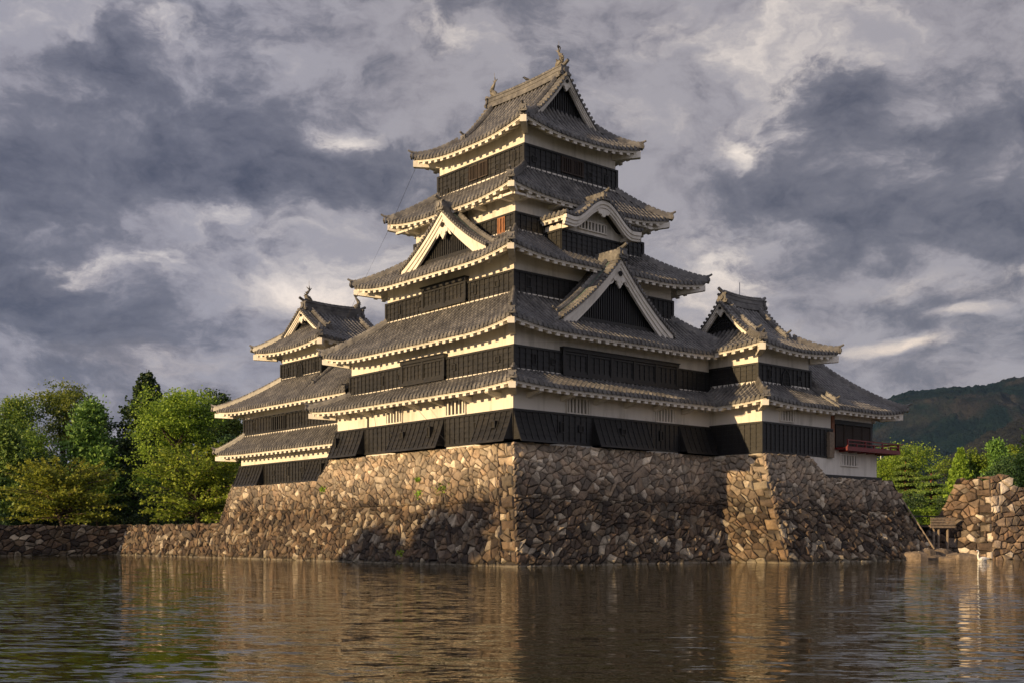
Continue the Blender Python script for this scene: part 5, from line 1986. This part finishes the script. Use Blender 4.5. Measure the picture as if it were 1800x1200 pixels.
def pad_pine(px, topy, wpx, d, label, seed, z=GZ, tiers=7, name='cloud_pine', mat=None):
    """clipped garden pine: flat pads of needles stacked round a reddish trunk"""
    r = np.random.default_rng(seed)
    p = at(px, d)
    H = CAMH + (944 - topy) / 1988.55 * d - z
    W = wpx / 1988.55 * d
    P = []
    tm = MB()
    tm.tube([(0, 0, -.2), (.12, .05, H * .4), (-.1, 0, H * .7), (0, 0, H * .97)], [.24, .18, .12, .05], 8)
    for i in range(tiers):
        f = i / (tiers - 1)
        zz = H * (.22 + .75 * f)
        R = W / 2 * (1.0 - .62 * f ** 1.3)
        m = 1 if i == tiers - 1 else r.integers(4, 6)
        off = r.uniform(0, 6.28)
        for k in range(m):
            th = off + k * 6.28 / m + r.uniform(-.3, .3)
            rr = 0 if m == 1 else R * r.uniform(.50, .68)
            c = np.array((math.cos(th) * rr, math.sin(th) * rr, zz + r.uniform(-.18, .18)))
            pr = R * (.62 if m > 1 else .8)
            n = 330
            a = r.uniform(0, 6.28, n)
            q = np.sqrt(r.uniform(0, 1, n)) * pr
            hgt = .34 * np.sqrt(np.maximum(0, 1 - (q / pr) ** 2)) * r.uniform(0, 1, n) ** .5
            P.append(c + np.stack([np.cos(a) * q, np.sin(a) * q, hgt + r.normal(0, .04, n)], 1))
            if m > 1:
                tm.tube([(0, 0, zz - .15), c * np.array((.9, .9, 1)) - np.array((0, 0, .05))], [.07, .03], 5, False)
    P = np.concatenate(P)
    return finish_tree(name, (p[0], p[1], z), P, .21, mat or L_PINE, tm, PINEBARK, label, r=r, up=.1)


def tuft_pine(px, topy, wpx, d, label, seed, z=GZ, name='pine_tree', bottom=.15, mat=None, n=210):
    """soft pine: upward tufts of long needles on a rounded conical crown"""
    r = np.random.default_rng(seed)
    p = at(px, d)
    H = CAMH + (944 - topy) / 1988.55 * d - z
    W = wpx / 1988.55 * d
    cl = []
    levels = 13
    for lv in range(levels):
        f0 = (lv + .3) / levels
        R = W / 2 * (1.02 - f0) ** .72
        for k in range(max(3, int(8 * (1 - f0) + 3))):
            th = r.uniform(0, 6.28)
            L = R * r.uniform(.55, 1.18)
            for q in np.linspace(.35, 1, max(2, int(n / 50))):
                cl.append((math.cos(th) * L * q + r.normal(0, .04 * W), math.sin(th) * L * q + r.normal(0, .04 * W), H * (bottom + (1 - bottom) * f0) + .14 * L * q * q + r.normal(0, .02 * H)))
    cl = np.array(cl)
    per = 70
    s = .045 * W + .18
    base_ = np.repeat(cl, per, 0)
    P = base_ + r.normal(0, 1, base_.shape) * np.array((s, s, s * .8))
    ax = (P - base_) * .7 + np.array((0, 0, .6)) + base_ * np.array((.02, .02, 0))
    tm = trunk_mb(H * .95, .016 * H + .06, cl[r.choice(len(cl), 22)], r, start=.2)
    root = finish_tree(name, (p[0], p[1], z), P, .24, mat or L_PINE, tm, BARK, label, r=r, elong=1.6, axis=ax)
    return root


# left bank, back row to front row
LB_ = 'trees on the left bank'
broad_tree(28, 692, 140, 132, L_OLIVE, 'olive-green spreading tree in the back row at the left edge', 21, lumps=14, nclump=230, group=LB_)
broad_tree(112, 664, 150, 136, L_OLIVE, 'tallest rust-tinged olive tree in the back row left of the fir', 22, lumps=14, nclump=240, group=LB_)
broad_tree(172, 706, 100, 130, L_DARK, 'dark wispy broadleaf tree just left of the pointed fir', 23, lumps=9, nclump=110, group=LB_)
spire_tree(258, 648, 250, 133, L_DARK, 'dark pointed fir rising highest behind the bright bushy tree', 24, low=.10)['group'] = LB_
broad_tree(376, 682, 92, 128, L_DARK, 'dark tree behind the bushy tree, next to the small keep roof', 25, group=LB_)
broad_tree(404, 726, 70, 122, L_OLIVE, 'olive tree pressed against the small keep under its eave', 35, group=LB_)
broad_tree(50, 748, 120, 124, L_OLIVE, 'reddish-topped tree between the back row and the left-edge pine', 26, group=LB_)
tuft_pine(158, 708, 122, 119, 'bright blue-green soft pine left of the bushy tree', 27)['group'] = LB_
broad_tree(312, 690, 172, 116, L_BRIGHT, 'large bright green bushy tree, fullest crown on the left bank', 28, nclump=420, per=70, lumps=16, bottom=.08, group=LB_)
tuft_pine(8, 752, 150, 115, 'dark green soft pine cut by the left edge of the picture', 29, n=260, bottom=.05)['group'] = LB_
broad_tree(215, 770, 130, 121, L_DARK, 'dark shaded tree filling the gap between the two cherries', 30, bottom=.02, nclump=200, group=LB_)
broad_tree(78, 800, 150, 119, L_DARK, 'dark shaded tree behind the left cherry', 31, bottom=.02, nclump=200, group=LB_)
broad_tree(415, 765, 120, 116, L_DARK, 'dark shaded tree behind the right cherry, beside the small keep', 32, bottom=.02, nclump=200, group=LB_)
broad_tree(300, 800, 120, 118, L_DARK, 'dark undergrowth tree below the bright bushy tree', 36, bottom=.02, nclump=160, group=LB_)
spray_tree(112, 798, 232, 109, L_CHERRY, 'yellow-green spreading cherry on the grass above the shaded moat wall', 33)['group'] = LB_
spray_tree(348, 770, 216, 104, L_CHERRY, 'yellow-green spreading cherry overhanging the sunlit moat wall by the small keep', 34)['group'] = LB_


def shrub(px, topy, wpx, d, mat, label, seed, z=GZ, name='shrub', group=None):
    r = np.random.default_rng(seed)
    p = at(px, d)
    H = CAMH + (944 - topy) / 1988.55 * d - z
    W = wpx / 1988.55 * d
    n = 2600
    v = r.normal(0, 1, (n, 3))
    v /= np.linalg.norm(v, axis=1)[:, None]
    v[:, 2] = np.abs(v[:, 2])
    lump = 1 + .16 * np.sin(v[:, 0] * 7 + seed) * np.cos(v[:, 1] * 6) + .1 * np.sin(v[:, 2] * 9)
    P = v * np.array((W / 2, W / 2, H)) * (lump * r.uniform(.75, 1.03, n))[:, None]
    V, F = leaf_quads(P, .22, r=r)
    o = quads_np(name, V, F, mat, None, (p[0], p[1], z))
    return tag(o, label, 'shrub', group)


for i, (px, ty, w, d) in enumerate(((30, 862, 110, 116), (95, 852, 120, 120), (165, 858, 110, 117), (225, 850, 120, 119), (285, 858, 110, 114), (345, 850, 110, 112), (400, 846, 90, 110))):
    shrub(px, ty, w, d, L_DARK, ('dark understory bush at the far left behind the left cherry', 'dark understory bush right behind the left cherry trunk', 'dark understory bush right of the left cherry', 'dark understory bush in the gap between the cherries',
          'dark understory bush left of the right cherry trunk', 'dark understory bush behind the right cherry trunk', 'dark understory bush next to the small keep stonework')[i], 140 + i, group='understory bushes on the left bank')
mbx = rng.uniform(0, 1, 52000)
fx = -900 + 1440 * mbx
fd = rng.uniform(165, 190, 52000)
fh = rng.uniform(0, 1, 52000) ** .8 * (8.5 + 2.5 * np.sin(fx * .05) + 1.5 * np.sin(fx * .13 + 2) + 6 * (fx < -60))
FC = np.stack([CAMP[0] + FW[0] * fd + RT[0] * (fx - 900) / 1988.55 * fd, CAMP[1] + FW[1] * fd + RT[1] * (fx - 900) / 1988.55 * fd, GZ + fh], 1)
fv, ff = leaf_quads(FC, .8)
tag(quads_np('far_wood', fv, ff, L_DARK), kind='stuff')
shrub(8, 905, 55, 107, L_DARK, 'clipped dark hedge mound on the grass at the left edge', 40)

# right bank
RB_ = 'trees on the right bank'
broad_tree(1600, 786, 150, 160, L_SUNNY, 'yellow-green tree rising behind the clipped pines beside the white base wall', 51, nclump=170, group=RB_)
broad_tree(1560, 800, 80, 165, L_SUNNY, 'small sunny tree right against the pavilion corner', 52, nclump=110, group=RB_)
broad_tree(1668, 800, 90, 170, L_SUNNY, 'bronze-tinged sunny tree behind the gap between clipped pines and cypress', 53, nclump=120, group=RB_)
spire_tree(1688, 788, 70, 150, L_BRIGHT, 'bright green pointed cypress left of the ruined wall top', 54, name='cypress_tree', low=.03, droop=-.3, leaf=.40)['group'] = RB_
broad_tree(1718, 792, 86, 152, L_SUNNY, 'rounded sunny tree between the cypress and the dark pine', 55, nclump=150, bottom=.04, group=RB_)
tuft_pine(1752, 778, 76, 150, 'mid-green pine right above the ruined wall', 56)['group'] = RB_
broad_tree(1790, 772, 74, 156, L_SUNNY, 'bright tree at the right edge above the ruined wall', 57, nclump=140, group=RB_)
tuft_pine(1836, 690, 96, 120, 'tall pine mostly out of frame, one bough showing at the right edge', 58)['group'] = RB_
pad_pine(1592, 806, 74, 138, 'tiered cloud-pruned pine, taller one next to the pavilion base', 59, tiers=9)['group'] = RB_
pad_pine(1637, 826, 66, 134, 'tiered cloud-pruned pine, shorter one right of its twin', 60, tiers=7)['group'] = RB_
shrub(1600, 872, 70, 132, L_DARK, 'dark round shrub under the taller tiered pine', 61, group='shrubs on the right bank')
shrub(1665, 876, 62, 131, L_DARK, 'dark shrub right of the shorter tiered pine beside the ruin', 62, group='shrubs on the right bank')
shrub(1630, 894, 60, 128, L_SUNNY, 'low yellow-green shrub behind the wooden bridge', 63, group='shrubs on the right bank')
shrub(1590, 893, 46, 127, L_SUNNY, 'low sunny shrub close to the spur edge pole', 64, group='shrubs on the right bank')
shrub(1665, 896, 46, 127, L_OLIVE, 'olive shrub between bridge and ruined wall', 65, group='shrubs on the right bank')
broad_tree(1780, 800, 120, 146, L_DARK, 'dark understory tree behind the ruined wall', 66, bottom=.02, group=RB_)
broad_tree(1690, 815, 90, 158, L_DARK, 'dark understory tree behind the cypress', 67, bottom=.02, group=RB_)

# trees on the near bank, out to the left of the view; their shade falls across the moat on to the base
for i, (x, y, h, w, sd) in enumerate(((-51, 8.4, 14.6, 10.5, 71), (-50, 15.6, 12.2, 9.0, 72))):
    r = np.random.default_rng(sd)
    P, cl = broad_pts(w, h * .98, h * .02, 330, 50, r, lumps=14)
    tm = trunk_mb(h * .8, .3, cl[r.choice(len(cl), 14)], r)
    finish_tree('broadleaf_tree', (x, y, .8), P, .42, L_OLIVE, tm, BARK, ('tall broadleaf tree on the near bank across the moat' if i == 0 else 'shorter broadleaf tree on the near bank across the moat'), r=r)

# tufts growing out of the stone joints


def tuft(s, z, k, seed):
    r = np.random.default_rng(seed)
    p = np.array(PL(s, z))
    n = 90
    C = p + np.array(nL) * .12 + r.normal(0, 1, (n, 3)) * np.array((.08, .22, .14)) * k
    V, F = leaf_quads(C - p, .13, r=r)
    o = quads_np('weed_tuft', V, F, L_BRIGHT, None, tuple(p))
    return o


for i, (s, z, k, lb) in enumerate(((6.6, 4.45, 1.3, 'largest green weed tuft sprouting high on the sunlit stone base'), (9.0, 4.2, .9, 'green weed tuft left of the largest one on the sunlit base'),
                                   (20.6, 4.9, .8, 'weed tuft at the step in the stone base below the gallery'), (10.8, .55, .7, 'weed tuft just above the waterline of the sunlit base'),
                                   (9.1, 5.2, .5, 'tiny weed tuft above the other tufts on the sunlit base'))):
    tag(tuft(s, z, k, 80 + i), lb, 'weed', 'weeds in the stone joints')

# ------------------------------------------------------------------ small things
mb = MB()
mb.tube([(32.35, -4.9, 5.75), (32.45, -8.35, .75)], .07, 8)
tag(mb.build('bamboo_pole', WOOD, None, (32.4, -8.3, .8)), 'long thin pole leaning down the right edge of the stone spur', 'pole')

for i, (px, ty, d, lb) in enumerate(((1548, 788, 190, 'left one of two pale poles beyond the red balcony'), (1560, 784, 192, 'right one of two pale poles beyond the red balcony'))):
    p = at(px, d)
    h = CAMH + (944 - ty) / 1988.55 * d
    mb = MB()
    mb.tube([(p[0], p[1], GZ - .2), (p[0], p[1], h)], [.16, .10], 8)
    mb.tube([(p[0] - RT[0] * .1, p[1] - RT[1] * .1, h - .6), (p[0] + RT[0] * .9, p[1] + RT[1] * .9, h - .4)], .06, 6)
    tag(mb.build('lamp_pole', METAL, None, (p[0], p[1], GZ)), lb, 'pole', 'pale poles behind the pavilion')

# timber bridge crossing to the ruined wall
br = empty('wooden_bridge', tuple(at(1650, 83)) + (GZ,), 'weathered timber footbridge on posts between the spur and the ruined wall', 'bridge')


def obox(mb, c, ax, l, w, z0, z1):
    a = np.array(ax) * l / 2
    b = np.array((-ax[1], ax[0])) * w / 2
    q = [c - a - b, c + a - b, c + a + b, c - a + b]
    mb.hexa([(*p, z0) for p in q] + [(*p, z1) for p in q])


bc = at(1648, 83)
bx = RT * .97 + FW * .24
mb = MB()
obox(mb, bc, bx, 2.0, 1.2, 2.35, 2.48)
mb.build('deck', WOOD, br)
mb = MB()
for k in range(4):
    obox(mb, bc - np.array((-bx[1], bx[0])) * .64, bx, 2.05, .06, 2.28 + k * .20, 2.43 + k * .20)
mb.build('side_planks', WOOD, br)
for s in (-.65, -.25, .5):
    mb = MB()
    q = bc + bx * s - np.array((-bx[1], bx[0])) * .45
    mb.tube([(q[0], q[1], -.4), (q[0] + .05, q[1], 2.35)], .09, 8)
    mb.build('post', WOOD, br)
mb = MB()
obox(mb, bc - bx * .9 + np.array((-bx[1], bx[0])) * .7, bx, 4.2, .08, 3.10, 3.20)
mb.build('handrail', BOARD, br)


def swan():
    c = at(1726, 77)
    hd = -RT * .92 - FW * .39       # heading left
    sd = np.array((-hd[1], hd[0]))
    SW = .62
    q = lambda f, s, z: (c[0] + (hd[0] * f + sd[0] * s) * SW, c[1] + (hd[1] * f + sd[1] * s) * SW, z * SW)
    mb = MB()
    rows = []
    for f, w, zb, zt in ((-.86, .03, .26, .32), (-.70, .14, .10, .34), (-.45, .25, -.05, .42), (-.1, .30, -.10, .45), (.2, .27, -.10, .38), (.42, .17, -.04, .30), (.54, .07, .06, .24)):
        rows.append([q(f, w * math.cos(t), (zb + zt) / 2 + (zt - zb) / 2 * math.sin(t)) for t in np.linspace(0, 6.283, 12, endpoint=False)])
    mb.grid(rows, True)
    mb.poly(rows[0])
    mb.poly(rows[-1])
    mb.tube([q(.40, 0, .16), q(.56, 0, .34), q(.58, 0, .60), q(.50, 0, .84), q(.50, 0, 1.0), q(.58, 0, 1.10), q(.70, 0, 1.09), q(.78, 0, 1.05)],
            [.095, .062, .045, .04, .042, .055, .05, .03], 9)
    for s in (-1, 1):
        mb.grid([[q(f, s * (.27 + .03 * k), .12 + .16 * k + .05 * (f < -.4)) for f in (-.8, -.5, -.2, .1, .3)] for k in range(2)])
    o = mb.build('swan', WHITEF, None, (c[0], c[1], 0), True)
    tag(o, 'white swan with upright neck swimming before the ruined wall', 'swan')
    bk = MB()
    bk.tube([q(.77, 0, 1.055), q(.92, 0, 1.0)], [.026, .009], 7)
    bk.build('beak', ORANGE, o)


swan()


def crow(p, d, label):
    d = np.array(d, float) / np.linalg.norm(d)
    q = lambda f, z, s=0: (p[0] + d[0] * f - d[1] * s, p[1] + d[1] * f + d[0] * s, p[2] + z)
    mb = MB()
    mb.tube([q(-.30, .06), q(-.14, .12), q(0, .17), q(.10, .25), (q(.17, .31)), q(.22, .31), q(.31, .29)], [.03, .07, .095, .085, .06, .045, .008], 9)
    for s in (-1, 1):
        mb.tube([q(.0, -.02, .03 * s), q(.0, .12, .03 * s)], .012, 5)
        mb.prism([q(.10, .22, .085 * s), q(-.28, .08, .06 * s), q(-.05, .10, .10 * s)], (0, 0, .03))
    o = mb.build('crow', BLACKF, None, p)
    return tag(o, label, 'bird', 'crows on the top roof')


crow((9.7, 9.9, rp[3][2] + .80), (-.3, 1), 'black crow perched halfway along the top roof ridge')
crow((9.7, rp[0][1] + .45, rp[0][2] + .55 + 1.28), (.5, .9), 'black crow perched on the tail of the front roof fish')
